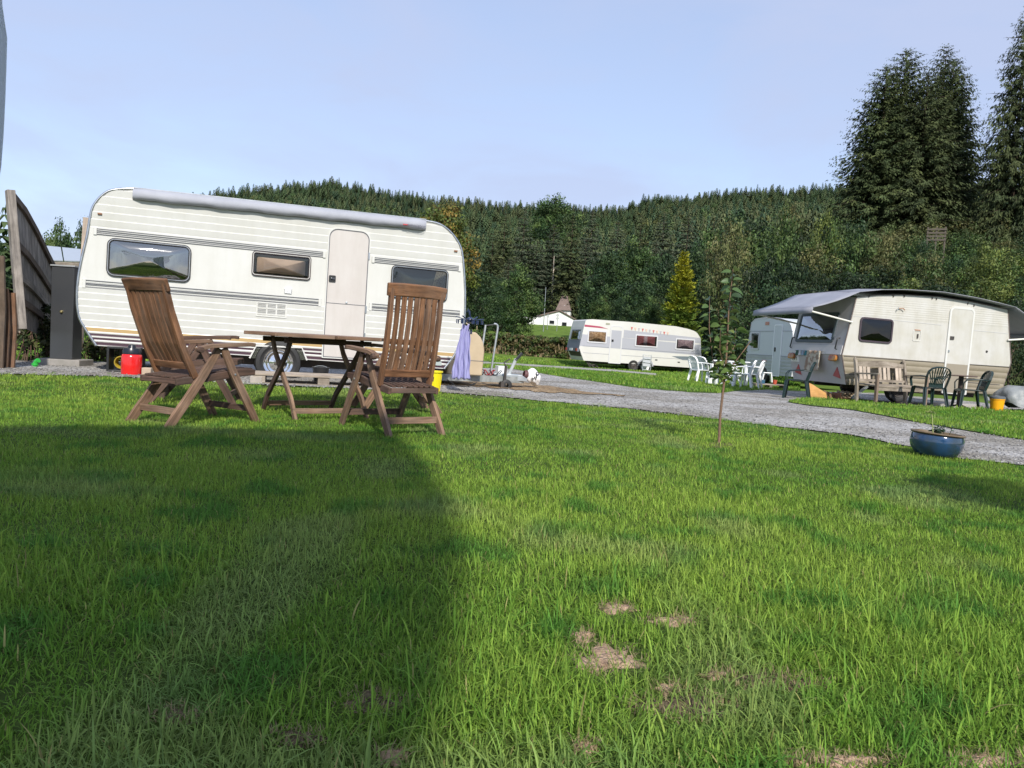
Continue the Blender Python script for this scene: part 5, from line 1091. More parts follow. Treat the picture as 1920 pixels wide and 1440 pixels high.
# ---- trees on the far hill: one wood that reads as a single mass
R_ = np.random.default_rng(21)
T = []
for i in range(12):
    f = i/12; z = .05+f*.93; rad_ = .27*(1-f)**.85+.012; nb = 8 if i < 7 else 5
    for k in range(nb):
        a = 2*math.pi*(k+.5*(i % 2))/nb+i; ca, sa = math.cos(a), math.sin(a); w_ = rad_*.27
        T.append([(ca*.02-sa*w_, sa*.02+ca*w_, z+.07), (ca*.02+sa*w_, sa*.02-ca*w_, z+.07), (ca*rad_, sa*rad_, z-.02)])
T.append([(-.01, 0, .92), (.01, 0, .92), (0, 0, 1.02)]); T.append([(0, -.01, .92), (0, .01, .92), (0, 0, 1.02)])
T = np.array(T); nt_ = len(T)
n = 11500; rr_ = np.sqrt(R_.random(n)*(575**2-131**2)+131**2); aa = R_.uniform(-.66, .62, n); x = rr_*np.sin(aa); y = rr_*np.cos(aa); z = terr(x, y)
hh = R_.uniform(6.5, 13, n)*(1-.15*ss(rr_, 300, 500)); ww = hh*R_.uniform(1.0, 2.0, n); th = R_.uniform(0, 6.28, n)
c_, s_ = np.cos(th), np.sin(th); Tx = T[None, :, :, 0]*ww[:, None, None]; Ty = T[None, :, :, 1]*ww[:, None, None]; Tz = T[None, :, :, 2]*hh[:, None, None]
V = np.stack([x[:, None, None]+Tx*c_[:, None, None]-Ty*s_[:, None, None], y[:, None, None]+Tx*s_[:, None, None]+Ty*c_[:, None, None], z[:, None, None]-.3+Tz], -1)
pal_ = np.array([(.048, .080, .034), (.062, .092, .038), (.078, .098, .042), (.042, .074, .038), (.090, .104, .046)])
pn = noise2(x+1000, y, 40, 8); ci = np.clip((pn*5+R_.normal(0, .9, n)).astype(int), 0, 4); cc = pal_[ci]*R_.uniform(.8, 1.25, (n, 1))
col = np.repeat(cc, nt_*3, 0)*np.repeat(R_.uniform(.8, 1.2, (n*nt_, 1)), 3, 0); nT = n*nt_
nb_ = 420; rb_ = np.sqrt(R_.random(nb_)*(430**2-170**2)+170**2); ab_ = R_.uniform(-.38, .6, nb_); xb_ = rb_*np.sin(ab_); yb_ = rb_*np.cos(ab_); zb_ = terr(xb_, yb_); rd_ = R_.uniform(1.4, 2.9, nb_)
cl_ = np.concatenate([np.stack([xb_+R_.normal(0, .45, nb_)*rd_, yb_+R_.normal(0, .45, nb_)*rd_, zb_+rd_*(1.1+.9*j), rd_*R_.uniform(.55, .95, nb_)], 1) for j in range(4)])
qb_, cb_ = cloud(cl_, 60, .80, [(.052, .088, .030), (.075, .105, .034), (.045, .075, .030), (.095, .105, .036)], R_)
V = np.concatenate([V.reshape(-1, 3), qb_.reshape(-1, 3)]); nq_ = len(qb_)
fo = np_mesh('hillside_forest', V, np.arange(len(V)), np.concatenate([np.arange(nT)*3, nT*3+np.arange(nq_)*4]), np.concatenate([np.full(nT, 3), np.full(nq_, 4)]), needle_m, color=np.concatenate([col, cb_])); tag(fo, 'dark mixed forest, mostly conifers, covering the whole hillside in the distance', 'forest', kind='stuff')
# understorey among the nearest conifers
n = 900; rr_ = np.sqrt(R_.random(n)*(185**2-128**2)+128**2); aa = R_.uniform(-.62, .6, n); x = rr_*np.sin(aa); y = rr_*np.cos(aa)
qq, c = cloud(np.stack([x, y, terr(x, y)+1.6, R_.uniform(1.2, 3.0, n)], 1), 60, .62, GD+GB+SD, R_)
V, l, s, t = quads(qq); us = np_mesh('understorey', V, l, s, t, leaf_m, color=c); tag(us, 'dark undergrowth between the trunks at the foot of the forest', 'undergrowth', kind='stuff')

# ---- single trees in front of the forest
place('oak', 832, 372, 60, 150, 'rounded oak with autumn tinged yellow leaves just above the roof end of the main caravan', 'tree')
place('d1', 1040, 360, 250, 118, 'rounded green tree standing highest on the skyline in the middle', 'tree')
for k, (u, v, d, w_) in enumerate([(948, 398, 118, 105), (985, 388, 130, 95), (1040, 418, 132, 115), (1075, 402, 120, 95), (1112, 390, 135, 90), (1160, 410, 115, 105), (1203, 402, 128, 95), (1246, 396, 124, 110), (1292, 400, 110, 110), (925, 436, 98, 100), (1008, 448, 128, 100), (1100, 444, 128, 95), (1182, 452, 95, 90), (893, 462, 90, 70), (1072, 470, 130, 80), (1340, 398, 100, 100), (955, 480, 88, 70), (1232, 450, 92, 90)]):
    place('g1' if k % 3 else 'g2', u, v, d, w_, 'grey green spruce with drooping boughs in the wood behind the white house', 'spruce', 'spruces behind the white house')
place('d2', 905, 506, 62, 100, 'bushy dark green tree right beside the front end of the main caravan', 'tree')
place('d1', 978, 490, 55, 96, 'bushy green tree with low branches in front of the white house', 'tree', base=.35)
place('d2', 1142, 466, 60, 120, 'very dark leafy tree behind the left end of the far caravan', 'tree')
for k, (u, v, d, w_) in enumerate([(940, 520, 70, 70), (1075, 518, 132, 70), (1112, 516, 80, 60), (1128, 552, 58, 60)]):
    place('d1' if k % 2 else 'd2', u, v, d, w_, 'leafy tree filling the row beside the white house', 'tree', 'leafy trees beside the white house')
for k, (u, v, d, w_) in enumerate([(1192, 438, 62, 120), (1200, 524, 50, 92), (1246, 470, 56, 110), (1332, 424, 58, 125), (1385, 388, 60, 130), (1310, 450, 55, 90), (1222, 552, 48, 70), (1165, 556, 52, 70), (1352, 520, 47, 80), (1420, 430, 52, 120)]):
    place(('d1', 'd2', 'd2')[k % 3] if k not in (1, 4) else 'd2', u, v, d, w_, 'leafy green tree in the dense belt behind the far caravan', 'tree', 'leafy trees behind the far caravan')
place('gold', 1284, 474, 44, 74, 'golden yellow conifer glowing among the dark trees above the far caravan', 'conifer')
# tall spruces on the right
for k, (u, v, d, w_) in enumerate([(1702, 92, 55, 210), (1776, 84, 57, 190), (1664, 122, 54, 205), (1742, 132, 53, 200), (1790, 112, 55.5, 175)]):
    place('big1' if k % 2 == 0 else 'big2', u, v, d, w_, ['tall spruce with the left one of the two highest tips in the clump', 'tall spruce with the right one of the two highest tips in the clump', 'tall spruce forming the left edge of the big clump on the bank', 'slightly shorter tall spruce in the middle of the big clump', 'tall spruce forming the right edge of the big clump on the bank'][k], 'spruce', 'tall spruces in a clump on the bank')
place('big2', 1930, 8, 50, 150, 'tall spruce cut off by the right edge, standing apart from the clump', 'spruce')
# shrubs up the bank
k = 0
for (d, vt, lo, hi, step, wpx) in ((60, 378, 1430, 1960, 62, 105), (50, 398, 1400, 1990, 66, 120), (42, 432, 1390, 1990, 70, 130), (35, 470, 1425, 2000, 76, 145), (29, 505, 1445, 2010, 84, 165)):
    for u in range(lo, hi+280, step):
        if d == 60 and 1590 < u < 1830: continue
        uu = u+random.uniform(-16, 16); vv = vt+random.uniform(-18, 20)
        kd = random.choice(['s1', 's2', 's4', 's_shade', 's1', 's4', 's4'] if d > 38 else ['s1', 's2', 's1', 's_shade', 's3', 's3', 's_shade'])
        if d <= 35 and uu < 1640: kd = random.choice(['s2', 's_shade', 's_shade'])
        place(kd, uu, vv, d+random.uniform(-2, 2), wpx*random.uniform(.85, 1.25), 'green shrub in the thick growth covering the bank behind the old caravan', 'shrub', 'shrubs on the bank behind the old caravan')
place('s3', 1850, 452, 31, 120, 'bright yellow green shrub near the right edge above the old caravan', 'shrub')
place('s3', 1558, 388, 47, 90, 'bright yellow green shrub just left of the tall spruce clump', 'shrub')
place('s_shade', 1905, 545, 22, 150, 'dark shrub behind the right end of the old caravan', 'shrub')
place('s2', 1345, 560, 47, 110, 'dark shrub between the far caravan and the small grey caravan', 'shrub')
place('s1', 1368, 596, 45, 80, 'low green shrub left of the small grey caravan', 'shrub')
# left background
place('s1', 112, 404, 24, 95, 'green bush seen between the broken fence and the main caravan', 'shrub')
place('s2', 165, 398, 26, 70, 'dark bush half hidden by the left end of the main caravan', 'shrub')
place('s2', -12, 425, 20, 60, 'dark bush at the left edge behind the broken fence', 'shrub')

# ---- hedge
R_ = np.random.default_rng(31); h0 = np.array(at(860, 668, 46.0)); h1 = np.array(at(1078, 668, 44.0)); h0[2] = h1[2] = 0
n = 800; f = R_.random(n); ctr = h0+(h1-h0)*f[:, None]; ctr[:, :2] += R_.normal(size=(n, 2))*.28; ctr[:, 2] = terr(ctr[:, 0], ctr[:, 1])+R_.uniform(.12, 1.12, n)
hr = empty('hedge', (h0+h1)/2, 0, 'clipped brown green hedge in front of the meadow, left of the far caravan', 'hedge')
ctr -= (h0+h1)/2; q, c = cloud(np.concatenate([ctr, np.full((n, 1), .20)], 1), 22, .13, [(.075, .095, .026), (.105, .085, .033), (.06, .095, .022), (.12, .10, .042), (.05, .085, .022)], R_)
V, l, s, t = quads(q); np_mesh('foliage', V, l, s, t, leaf_m, color=c, parent=hr)
st = MB()
for k in range(110):
    p = h0+(h1-h0)*R_.random()-(h0+h1)/2; zb = tz(*(p+(h0+h1)/2)[:2]); a = R_.normal(size=2)*.12; st.tube([(p[0], p[1]-.32, zb-.05), (p[0]+a[0], p[1]-.34, zb+R_.uniform(.5, .95))], [.022, .010], 5)
o = st.build('stems', mat('tan_stems', (.30, .22, .13), rough=.9), hr); o['kind'] = 'stuff'

# ---- houses
hw_ = mat('whitewash', (.82, .82, .80), rough=.8, noise=(1.2, (.74, .74, .71), .2)); rf = mat('brown_roof_tiles', (.13, .095, .08), rough=.9, noise=(3, (.19, .14, .12), .2), bump=(6, .6, .05)); wd = mat('dark_window', (.02, .022, .025), rough=.15)
H1 = frame_empty('house', 1045, 616, 110, 6, 0, 'low white house with a gable end at the edge of the wood', 'house')
gpoly = [(-2.5, -.6), (2.35, -.6), (2.35, 1.45), (.15, 2.45), (-2.5, 1.65)]
MB().prism(gpoly, 0, 4).build('wall', hw_, H1)
r = MB(); r.prism([(-2.75, 1.58), (.15, 2.50), (2.6, 1.36), (2.6, 1.50), (.15, 2.66), (-2.75, 1.74)], -.25, 4.2); r.build('roof', rf, H1)
MB().box((-4.2, 1.5, .4), (3.4, 3, 2.0)).build('side_wing', hw_, H1)
for x0, x1, z0, z1 in ((-1.25, -.45, .55, 1.15), (.55, 1.35, .35, 1.0)):
    w_ = MB().box(((x0+x1)/2, -.03, (z0+z1)/2), (x1-x0, .06, z1-z0)).build('window', fr_m, H1); MB().box(((x0+x1)/2, -.065, (z0+z1)/2), (x1-x0-.14, .02, z1-z0-.14)).build('pane', wd, w_)
H2 = frame_empty('house', 1056, 590, 116, -8, 0, 'house with a steep brown roof behind the low white gable', 'house')
MB().box((.1, 2.5, -.6), (1.9, 5, 2.6)).build('wall', hw_, H2)
r = MB(); r.add([(-1.15, -.3, .65), (1.15, -.3, .65), (1.15, 5.2, .65), (-1.15, 5.2, .65), (-.45, 1.6, 3.0), (.32, 1.6, 3.0), (.32, 3.2, 3.0), (-.45, 3.2, 3.0)], [(0, 1, 5, 4), (1, 2, 6, 5), (2, 3, 7, 6), (3, 0, 4, 7), (4, 5, 6, 7), (0, 3, 2, 1)]); r.build('roof', rf, H2)
MB().box((.1, .35, 1.35), (.16, .1, .16)).build('skylight', mat('pale_glass', (.6, .62, .62), rough=.2), H2)
for u, vv, d, lb in ((1026, 593, 96, 'round road sign on a thin post left in front of the white house'), (1044, 594, 94, 'pair of round road signs on one post in front of the white house gable')):
    p = at(u, 617, d); zb = tz(p[0], p[1]); s = empty('road_sign', (p[0], p[1], zb), 0, lb, 'road sign'); zt = at(u, vv, d)[2]-zb
    MB().tube([(0, 0, 0), (0, 0, zt+.3)], .04, 8).build('post', galv, s)
    for dz in ((0,) if u == 1026 else (.18, -.20)): MB().lathe([(0, -.02), (.19, -.02), (.19, .02), (0, .02)], 18, c=(0, -.06, zt+dz), axis='y').build('sign_plate', mat('sign_back_grey', (.42, .43, .43), rough=.5), s)
p = at(1019, 615, 92); zb = tz(p[0], p[1]); fpz = at(1023, 538, 92)[2]-zb
MB_ = MB(); MB_.tube([(0, 0, 0), (0, 0, fpz*.5), (0, 0, fpz)], [.06, .05, .03], 8); o = MB_.build('flagpole', galv, None); o.location = (p[0], p[1], zb); tag(o, 'thin bare pole rising beside the white house', 'pole')
for u, v0, v1, d, lb in ((908, 618, 585, 66, 'thick pale wooden post beside the lane, left of the bushy tree'), (894, 616, 592, 70, 'thin pale wooden post near the front corner of the main caravan')):
    p = at(u, v0, d); zb = tz(p[0], p[1]); h = at(u, v1, d)[2]-zb; o = MB().bar([(0, 0, -.1), (0, 0, h)], .16 if u == 908 else .09, .16 if u == 908 else .09, up=(0, 1, 0)).build('fence_post', mat('tan_post', (.42, .34, .22), rough=.9), None); o.location = (p[0], p[1], zb); tag(o, lb, 'post')
p = at(1036, 512, 90); o = MB(); o.tube([(0, 0, 0), (.05, 0, 1.2), (.0, .02, 2.6)], [.11, .09, .04], 7); p2 = at(1036, 530, 124); hh_ = at(1038, 480, 124)[2]-tz(p2[0], p2[1])
for k in range(5): o.tube([(0, 0, .9+k*.35), (.3*math.cos(k*2), .2*math.sin(k*2), 1.1+k*.35)], [.03, .01], 5)
o = o.build('dead_trunk', mat('bleached_wood', (.55, .47, .38), rough=.9), None, smooth=60); o.location = (p2[0], p2[1], tz(p2[0], p2[1])); o.scale = (1, 1, hh_/2.6); tag(o, 'pale bare dead trunk among the dark spruces', 'dead tree')
place('s2', 1736, 440, 36.5, 62, 'small dark shrub half covering the slatted wooden hide', 'shrub')
place('s1', 1762, 462, 36, 66, 'small green shrub at the foot of the slatted wooden hide', 'shrub')
place('s4', 1748, 458, 34, 92, 'olive green shrub hiding the posts of the slatted wooden hide', 'shrub')
# pallet shelter in the shrubs
p = at(1752, 470, 33); ps = empty('wooden_hide', (*at(1755, 450, 38)[:2], at(1755, 452, 38)[2]), rad(-25), 'small weathered slatted wooden hide on posts among the shrubs below the tall spruces', 'hide')
hz_ = ps.location.z-tz(ps.location.x, ps.location.y)+.2
q = MB()
for k in range(4): q.box((0, 0, .06+k*.17), (.85, .03, .09))
q.build('slat', mat('dark_old_wood', (.10, .085, .065), rough=.95), ps)
for sx in (-.38, .0, .38): MB().box((sx, .05, (.69-hz_)/2), (.07, .07, .69+hz_)).build('upright', MATS['dark_old_wood'], ps)

# ================================================================ left edge: broken fence, cabinet, lean-to, brambles
fw_ = mat('silver_fence_wood', (.3, .28, .25), rough=.95, wood=((.10, .09, .085), (.40, .37, .335)), uv=True); fd_ = mat('brown_fence_rail', (.10, .07, .05), rough=.95, wood=((.045, .032, .024), (.17, .125, .09)), uv=True)
A0, A1, B0, B1 = [Vector(at(*a)) for a in ((17, 368, 9.6), (38, 612, 9.6), (104, 515, 12.4), (101, 640, 12.4))]
fbase = Vector(((A1.x+B1.x)/2, (A1.y+B1.y)/2, tz((A1.x+B1.x)/2, (A1.y+B1.y)/2)))
fe = empty('fence', fbase, 0, 'broken weathered wooden fence panel leaning over at the left edge', 'fence')
def fp(s, t, off=0.0):
    top = A0.lerp(B0, s)+Vector((0, 0, .16*math.sin(s*math.pi)*(1-s)+.02)); bot = A1.lerp(B1, s); nn = Vector((.75, -.65, 0)).normalized()
    return top.lerp(bot, t)+nn*off-fbase
q = MB()
for k in range(15):
    s0, s1 = (k+.04)/15, (k+.96)/15; a, b, c, d_ = fp(s0, .02), fp(s1, .02), fp(s1, 1), fp(s0, 1); o_ = random.random()*5
    nn = Vector((.75, -.65, 0)).normalized()*.012; vs = [a-nn, b-nn, c-nn, d_-nn, a+nn, b+nn, c+nn, d_+nn]; ln = (a-d_).length
    uvq = [(0+o_, k*.13), (o_, k*.13+.10), (o_+ln, k*.13+.10), (o_+ln, k*.13)]
    q.add(vs, [(4, 5, 6, 7), (3, 2, 1, 0), (0, 1, 5, 4), (1, 2, 6, 5), (2, 3, 7, 6), (3, 0, 4, 7)], 0, [uvq]*6)
q.build('boards', fw_, fe)
for t_, mt in ((-.01, fd_), (.36, fd_), (.61, fw_), (.80, fd_)):
    q = MB(); q.bar([fp(s, t_, .045) for s in (0, .25, .5, .75, 1.0)], .06, .085, up=(0, 0, 1)); q.build('rail', mt, fe, bevel=.004)
q = MB(); q.bar([fp(0, t, .05) for t in (-.03, .3, .6, .85, 1.02)], .09, .10, up=(.75, -.65, 0)); q.build('post', fw_, fe, bevel=.006)
q = MB(); q.bar([fp(1, t, .03) for t in (0, .5, 1.0)], .07, .07, up=(.75, -.65, 0)); q.build('post', fd_, fe, bevel=.006)
q = MB(); q.bar([fp(-.015, t, -.03) for t in (.3, .65, 1.05)], .02, .05, up=(.75, -.65, 0)); q.build('splinter', mat('pale_split_wood', (.5, .42, .32), rough=.9, wood=((.36, .29, .22), (.58, .5, .4)), uv=True), fe)
c0 = Vector(at(-18, 690, 9.3)); c0.z = tz(c0.x, c0.y); bo_ = empty('timber_boards', c0, 0, 'brown stained upright timber boards at the far left edge', 'boards')
for k, (u0, u1, vt, cc) in enumerate(((-40, 6, 478, (.12, .085, .06)), (4, 14, 540, (.20, .11, .06)), (14, 27, 548, (.24, .13, .075)))):
    a, b = Vector(at(u0, 690, 9.3+.1*k)), Vector(at(u1, 690, 9.3+.1*k)); h = at(u0, vt, 9.3)[2]-c0.z
    q = MB(); mid = (a+b)/2-c0; q.bar([(mid.x, mid.y, -.05), (mid.x+.02, mid.y, h*.5), (mid.x-.01, mid.y, h)], (b-a).length*.98, .03, up=(0, 1, 0)); q.build('board', mat('stained_board_%s' % 'abc'[k], cc, rough=.95, wood=(tuple(x*.35 for x in cc), tuple(x*1.3 for x in cc)), uv=True), bo_, bevel=.003)
cb = at(123, 684, 10.6); cb[2] = tz(cb[0], cb[1]); cab = empty('utility_cabinet', cb, rad(4), 'tall dark grey metal utility cabinet on a concrete slab beside the caravan', 'cabinet')
cm = mat('dark_grey_steel', (.060, .064, .072), rough=.32, metal=.35, spec=.5, noise=(1.5, (.075, .078, .082), .2))
q = MB(); q.box((0, 0, .05), (.56, .42, .09)); q.build('slab', mat('concrete', (.30, .28, .26), rough=.95, noise=(12, (.22, .21, .19), .2)), cab, bevel=.01)
q = MB(); q.box((0, 0, .72), (.295, .26, 1.26)); q.build('body', cm, cab, bevel=.004)
q = MB(); q.box((0, -.132, .72), (.285, .008, 1.24)); dd = q.build('door', cm, cab, bevel=.003)
q = MB(); q.lathe([(0, -.03), (.016, -.026), (.020, 0)], 16, c=(.0, -.138, .74), axis='y'); q.build('lock', mat('brass', (.62, .52, .26), rough=.3, metal=.9), dd, smooth=50)
q = MB(); q.box((.152, -.03, .98), (.012, .08, .09)); q.build('padlock_plate', MATS['brass'], cab, bevel=.004)
q = MB(); q.prism([(-.16, 1.352), (.16, 1.352), (.16, 1.372), (-.16, 1.372)], -.15, .15); q.build('lid', mat('light_steel', (.42, .44, .45), rough=.4, metal=.4), cab, bevel=.003)
lt_b = Vector(at(125, 510, 16)); lt_b.z = tz(lt_b.x, lt_b.y); lt = empty('lean_to', lt_b, 0, 'low lean-to with grey sheet roof behind the utility cabinet', 'shed')
cs_ = [Vector(at(*a))-lt_b for a in ((76, 461, 18.5), (156, 469, 18.2), (156, 491, 15.8), (84, 489, 16))]
for k in range(2):
    a, b = cs_[0].lerp(cs_[1], k*.5+.01), cs_[0].lerp(cs_[1], k*.5+.48); c, d_ = cs_[3].lerp(cs_[2], k*.5+.48), cs_[3].lerp(cs_[2], k*.5+.01)
    MB().add([a, b, c, d_], [(0, 1, 2, 3)]).build('roof_sheet', mat('grey_roof_sheet', (.40, .44, .48), rough=.4, metal=.2), lt, solid=.02)
q = MB(); q.bar([cs_[3]+Vector((0, -.05, -.09)), cs_[2]+Vector((0, -.05, -.09))], .05, .14); q.build('beam', gw, lt)
q = MB(); q.bar([cs_[3].lerp(cs_[2], .2)+Vector((0, 0, -.28)), cs_[2]+Vector((0, 0, -.28))], .04, .09); q.build('beam', gw, lt)
q = MB(); q.bar([cs_[3].lerp(cs_[2], .45)+Vector((0, .02, -.42)), cs_[2]+Vector((0, .02, -.42))], .04, .12); q.build('beam', mat('orange_wood', (.42, .24, .12), rough=.8), lt)
for f in (.3, .97): q = MB(); pp = cs_[3].lerp(cs_[2], f); q.bar([(pp.x, pp.y, 0), (pp.x, pp.y, pp.z-.1)], .1, .1, up=(0, 1, 0)); q.build('post', gw, lt)
q = MB(); a = Vector(at(149, 585, 12.2)); b = Vector(at(163, 408, 12.2)); q.bar([(0, 0, -.6), (b.x-a.x, 0, b.z-a.z)], .10, .04, up=(0, 1, 0)); o = q.build('plank', mat('tan_board', (.45, .37, .29), rough=.9, wood=((.33, .26, .2), (.52, .44, .36)), uv=True), None); o.location = a; tag(o, 'tall tan plank standing upright behind the left end of the main caravan', 'plank')
# brambles
R_ = np.random.default_rng(41)
def bramble(u0, u1, vb, d, h, n, label, per=34, size=.06):
    a = at(u0, vb, d); b = at(u1, vb, d); m = (a+b)/2; m[2] = tz(m[0], m[1]); cl = []
    for k in range(n):
        f = R_.random(); p = a+(b-a)*f-m; p[1] += R_.uniform(-.1, .5); hh_ = h*(.55+.45*math.sin(f*math.pi))*R_.random()**.7; cl.append((p[0], p[1], hh_, R_.uniform(.07, .16)))
    root = empty('bramble', m, 0, label, 'bramble bush'); q, c = cloud(np.array(cl), per, size, [(.035, .055, .016), (.05, .07, .02), (.028, .042, .014), (.08, .085, .03)], R_)
    V, l, s, t = quads(q); np_mesh('foliage', V, l, s, t, leaf_m, color=c, parent=root)
    st = MB()
    for k in range(16):
        f = R_.random(); p = a+(b-a)*f-m; x2, h2 = R_.uniform(-.3, .3), R_.uniform(.5, 1.1)*h; st.tube([(p[0], p[1], 0), (p[0]+x2*.5, p[1], h2*.8), (p[0]+x2, p[1]-.05, h2)], [.008, .006, .003], 5)
    st.build('stems', mat('bramble_stem', (.10, .06, .04), rough=.8), root)['kind'] = 'stuff'
bramble(14, 112, 678, 10.9, .85, 95, 'tangled bramble bush growing at the foot of the broken fence')
bramble(150, 212, 680, 12.2, .40, 45, 'low tangled weeds under the left end of the main caravan')

# ================================================================ sapling and glazed pot
sp = ground(1348, 832); sap = empty('young_tree', sp, 0, 'slender young tree with large green leaves planted in the lawn', 'tree')
R_ = np.random.default_rng(51); tr = MB(); tp_ = [(0, 0, -.03), (-.004, .01, .25), (.006, 0, .55), (.010, .005, .85), (.0, 0, 1.15), (.012, .0, 1.50)]
tr.tube(tp_, [.013, .0115, .010, .008, .0055, .003], 10)
brs = [((.004, 0, .56), (-.10, .02, .72), (-.15, .02, .98), (-.165, .02, 1.24)), ((.006, 0, .60), (.10, .02, .72), (.20, .05, .86), (.225, .05, .90)), ((.008, 0, .62), (-.07, -.07, .80), (-.09, -.12, .98)), ((.008, 0, .70), (.09, .06, .85), (.10, .10, 1.0)), ((.006, 0, .52), (-.05, -.05, .58), (-.12, -.07, .60)), ((.006, 0, .55), (.05, -.06, .62), (.09, -.1, .72)), ((.004, 0, .9), (-.06, .05, 1.05), (-.07, .07, 1.15))]
for b in brs: tr.tube(b, [.006]+[.004]*(len(b)-2)+[.002], 6)
tr.build('trunk', mat('young_bark', (.20, .12, .075), rough=.8, noise=(30, (.13, .08, .05), .2)), sap, smooth=60)
LV, LF_, LC = [], [], []
def leaf(p, dirv, L_, W_, col):
    d = np.array(dirv)/np.linalg.norm(dirv); s = np.cross(d, [0, 0, 1.0]); s /= max(1e-6, np.linalg.norm(s)); u_ = np.cross(s, d); rl_ = R_.uniform(-1.25, 1.25); s, u_ = s*math.cos(rl_)+u_*math.sin(rl_), u_*math.cos(rl_)-s*math.sin(rl_); o = len(LV); n_ = 6
    for i in range(n_):
        f = i/(n_-1); w_ = W_*math.sin(math.pi*min(1, f*.93+.05))**.8/2*(1 if i < n_-1 else .05); c = np.array(p)+d*L_*f+np.array([0, 0, -1])*L_*.35*f*f
        LV.extend([c-s*w_+u_*w_*.35, c, c+s*w_+u_*w_*.35]); LC.extend([col]*3)
    for i in range(n_-1):
        for j in (0, 1): a = o+i*3+j; LF_.append((a, a+1, a+4, a+3))
def along(path, f):
    P = np.array(path); k = min(int(f*(len(P)-1)), len(P)-2); t = f*(len(P)-1)-k; return P[k]*(1-t)+P[k+1]*t
def addl(path, n, f0, f1):
    for i in range(n):
        f = f0+(f1-f0)*(i+R_.random()*.5)/n; p = along(path, f); a = i*2.4+R_.uniform(-.5, .5); L_ = R_.uniform(.055, .105)
        g_ = np.array([(.075, .135, .042), (.11, .175, .045), (.05, .09, .042), (.17, .22, .065), (.085, .145, .045)][R_.integers(0, 5)])*R_.uniform(.85, 1.2)
        leaf(p+np.array([math.cos(a), math.sin(a), .2])*.012, (math.cos(a), math.sin(a), R_.uniform(-.1, .7)), L_, L_*R_.uniform(.5, .66), g_)
addl(tp_, 66, .40, .995); addl(brs[0], 28, .12, 1); addl(brs[1], 10, .3, 1); addl(brs[2], 17, .15, 1); addl(brs[3], 14, .15, 1); addl(brs[4], 9, .3, 1); addl(brs[5], 9, .3, 1); addl(brs[6], 13, .15, 1)
LV = np.array(LV); LF_ = np.array(LF_); np_mesh('crown', LV, LF_.ravel(), np.arange(len(LF_))*4, np.full(len(LF_), 4), mat('sapling_leaf', (.06, .1, .03), rough=.42, spec=.4, attr='tint', trans=.3), color=np.array(LC), parent=sap, smooth=True)
pp = ground(1752, 856); pot = empty('glazed_pot', pp, 0, 'round blue glazed plant pot on the lawn edge beside the gravel', 'plant pot'); pot.rotation_euler = (0, rad(3.4), 0)
glz = mat('blue_glaze', (.014, .058, .150), rough=.12, coat=.8, noise=(6, (.022, .040, .060), .14), bump=(16, .12, .004)); rimm = mat('brown_rim', (.17, .12, .06), rough=.5, noise=(9, (.09, .06, .035), .2))
MB().lathe([(0, .0), (.13, .0), (.165, .025), (.198, .075), (.210, .12), (.206, .165), (.194, .192)], 48).build('body', glz, pot, smooth=60)
MB().lathe([(.194, .190), (.206, .194), (.212, .202), (.206, .210), (.186, .210), (.178, .195)], 48).build('rim', rimm, pot, smooth=60)
MB().lathe([(0, .185), (.18, .183)], 32).build('soil', soil[1], pot)
LV, LF_, LC = [], [], []; pst = MB(); R_ = np.random.default_rng(61)
for k in range(16):
    a = R_.uniform(0, 6.28); r_ = R_.uniform(0, .075); p0 = np.array([.0+r_*math.cos(a), -.02+r_*math.sin(a), .185]); p1 = p0+np.array([R_.uniform(-.05, .05), R_.uniform(-.05, .05), R_.uniform(.03, .10)]); pst.tube([tuple(p0), tuple(p1)], .0022, 5)
    for j in range(5): b_ = R_.uniform(0, 6.28); leaf(p0+(p1-p0)*R_.uniform(.4, 1), (math.cos(b_), math.sin(b_), .3), R_.uniform(.02, .042), .018, np.array((.03, .06, .03))*R_.uniform(.8, 1.6))
pst.tube([(-.055, -.03, .18), (-.07, -.03, .26), (-.085, -.03, .33), (-.10, -.03, .385)], [.005, .0045, .004, .003], 6, mi=1)
for j in range(9): b_ = j*.7; leaf(np.array([-.10, -.03, .375+.002*j]), (math.cos(b_), math.sin(b_), .05), .05, .016, np.array((.16, .20, .05)))
for j in range(3): leaf(np.array([-.075-.01*j, -.03, .25+.04*j]), (math.cos(j*2), math.sin(j*2), .3), .03, .012, np.array((.06, .10, .03)))
hp = empty('potted_plant', pp, 0, 'low leafy plant with one tall pale stalk growing in the blue pot', 'plant'); hp.rotation_euler = pot.rotation_euler
pst.build('stems', [mat('plant_stem', (.05, .08, .03), rough=.6), mat('pale_stalk', (.36, .40, .16), rough=.6)], hp, smooth=60)
LV = np.array(LV); LF_ = np.array(LF_); np_mesh('leaves', LV, LF_.ravel(), np.arange(len(LF_))*4, np.full(len(LF_), 4), MATS['sapling_leaf'], color=np.array(LC), parent=hp, smooth=True)

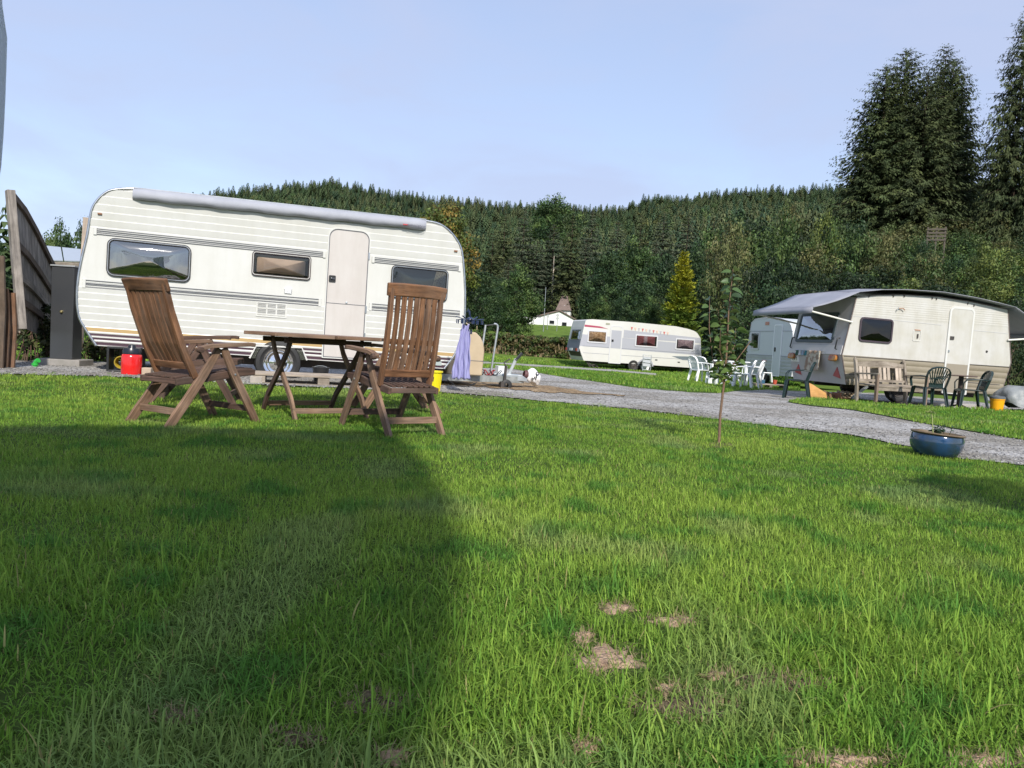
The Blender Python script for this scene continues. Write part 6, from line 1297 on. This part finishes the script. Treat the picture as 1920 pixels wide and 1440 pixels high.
# ================================================================ canvas awning (edge shows at left border; unseen roof shaped for the lawn shadow)
aw_ = empty('canvas_awning', (-1.3, .6, 0), 0, 'pale grey canvas awning whose hanging edge shows at the left border', 'awning')
cv = mat('grey_canvas', (.56, .58, .62), rough=.8, bump=(30, .15, .004), trans=.72)
off = Vector((-1.3, .6, 0)); FL, FR, BR, BL = Vector((-6.2, .65, 2.6)), Vector((-.11, 2.88, 2.6)), Vector((.52, -3.6, 2.6)), Vector((-5.0, -5.0, 2.7))
rows = [[FL.lerp(FR, i/10).lerp(BL.lerp(BR, i/10), j/8)-off+Vector((.44*math.sin(j/8*math.pi)*i/10, 0, -.05*math.sin(j/8*math.pi))) for i in range(11)] for j in range(9)]
MB().sheet([[tuple(p) for p in r] for r in rows]).build('roof', cv, aw_, smooth=60, solid=.01)
ce_ = [at(u, v, 2.41) for u, v in ((-12, -420), (-2, -160), (3, 0), (14, 75), (10, 190), (5, 290), (-3, 360), (-40, 460), (-90, 560), (-120, 640))]; cz_ = [q[2] for q in ce_][::-1]; cx_ = [q[0] for q in ce_][::-1]
rows = []
for i in range(20):
    f = i/19; z = 2.59-1.85*f; e = float(np.interp(z, cz_, cx_)) ; row = []
    for j in range(12):
        g_ = j/11; x = e-.9*g_*(1-.35*f); y = 2.41+(x-e)*.36+.05*math.sin(g_*14+f*2)*min(1, g_*4); row.append((x-off.x, y-off.y, z))
    rows.append(row)
MB().sheet(rows).build('curtain', cv, aw_, smooth=80, solid=.006)
for p in ((-6.15, .66), (.50, -3.58), (-5.0, -5.0)): MB().tube([(p[0]-off.x, p[1]-off.y, 0), (p[0]-off.x, p[1]-off.y, 2.3)], .015, 8).build('pole', galv, aw_)
# unseen shrub added beyond the right edge for its shadow on the lawn
deciduous('gs', 'shadow_shrub', 1.5, 1.3, .35, 46, 40, .10, G1, 71, lobes=.17, limbs=4)
o = PROTO['gs'][0]; o.location = (3.52, 3.5, tz(3.52, 3.5)); tag(o, 'unseen leafy shrub added beyond the right edge, shading the lawn in front of the pot', 'shrub')
for k_, pr in list(PROTO.items()):
    if not pr[3][0] and k_ != 'gs':
        for c_ in list(pr[0].children): bpy.data.objects.remove(c_)
        bpy.data.objects.remove(pr[0])
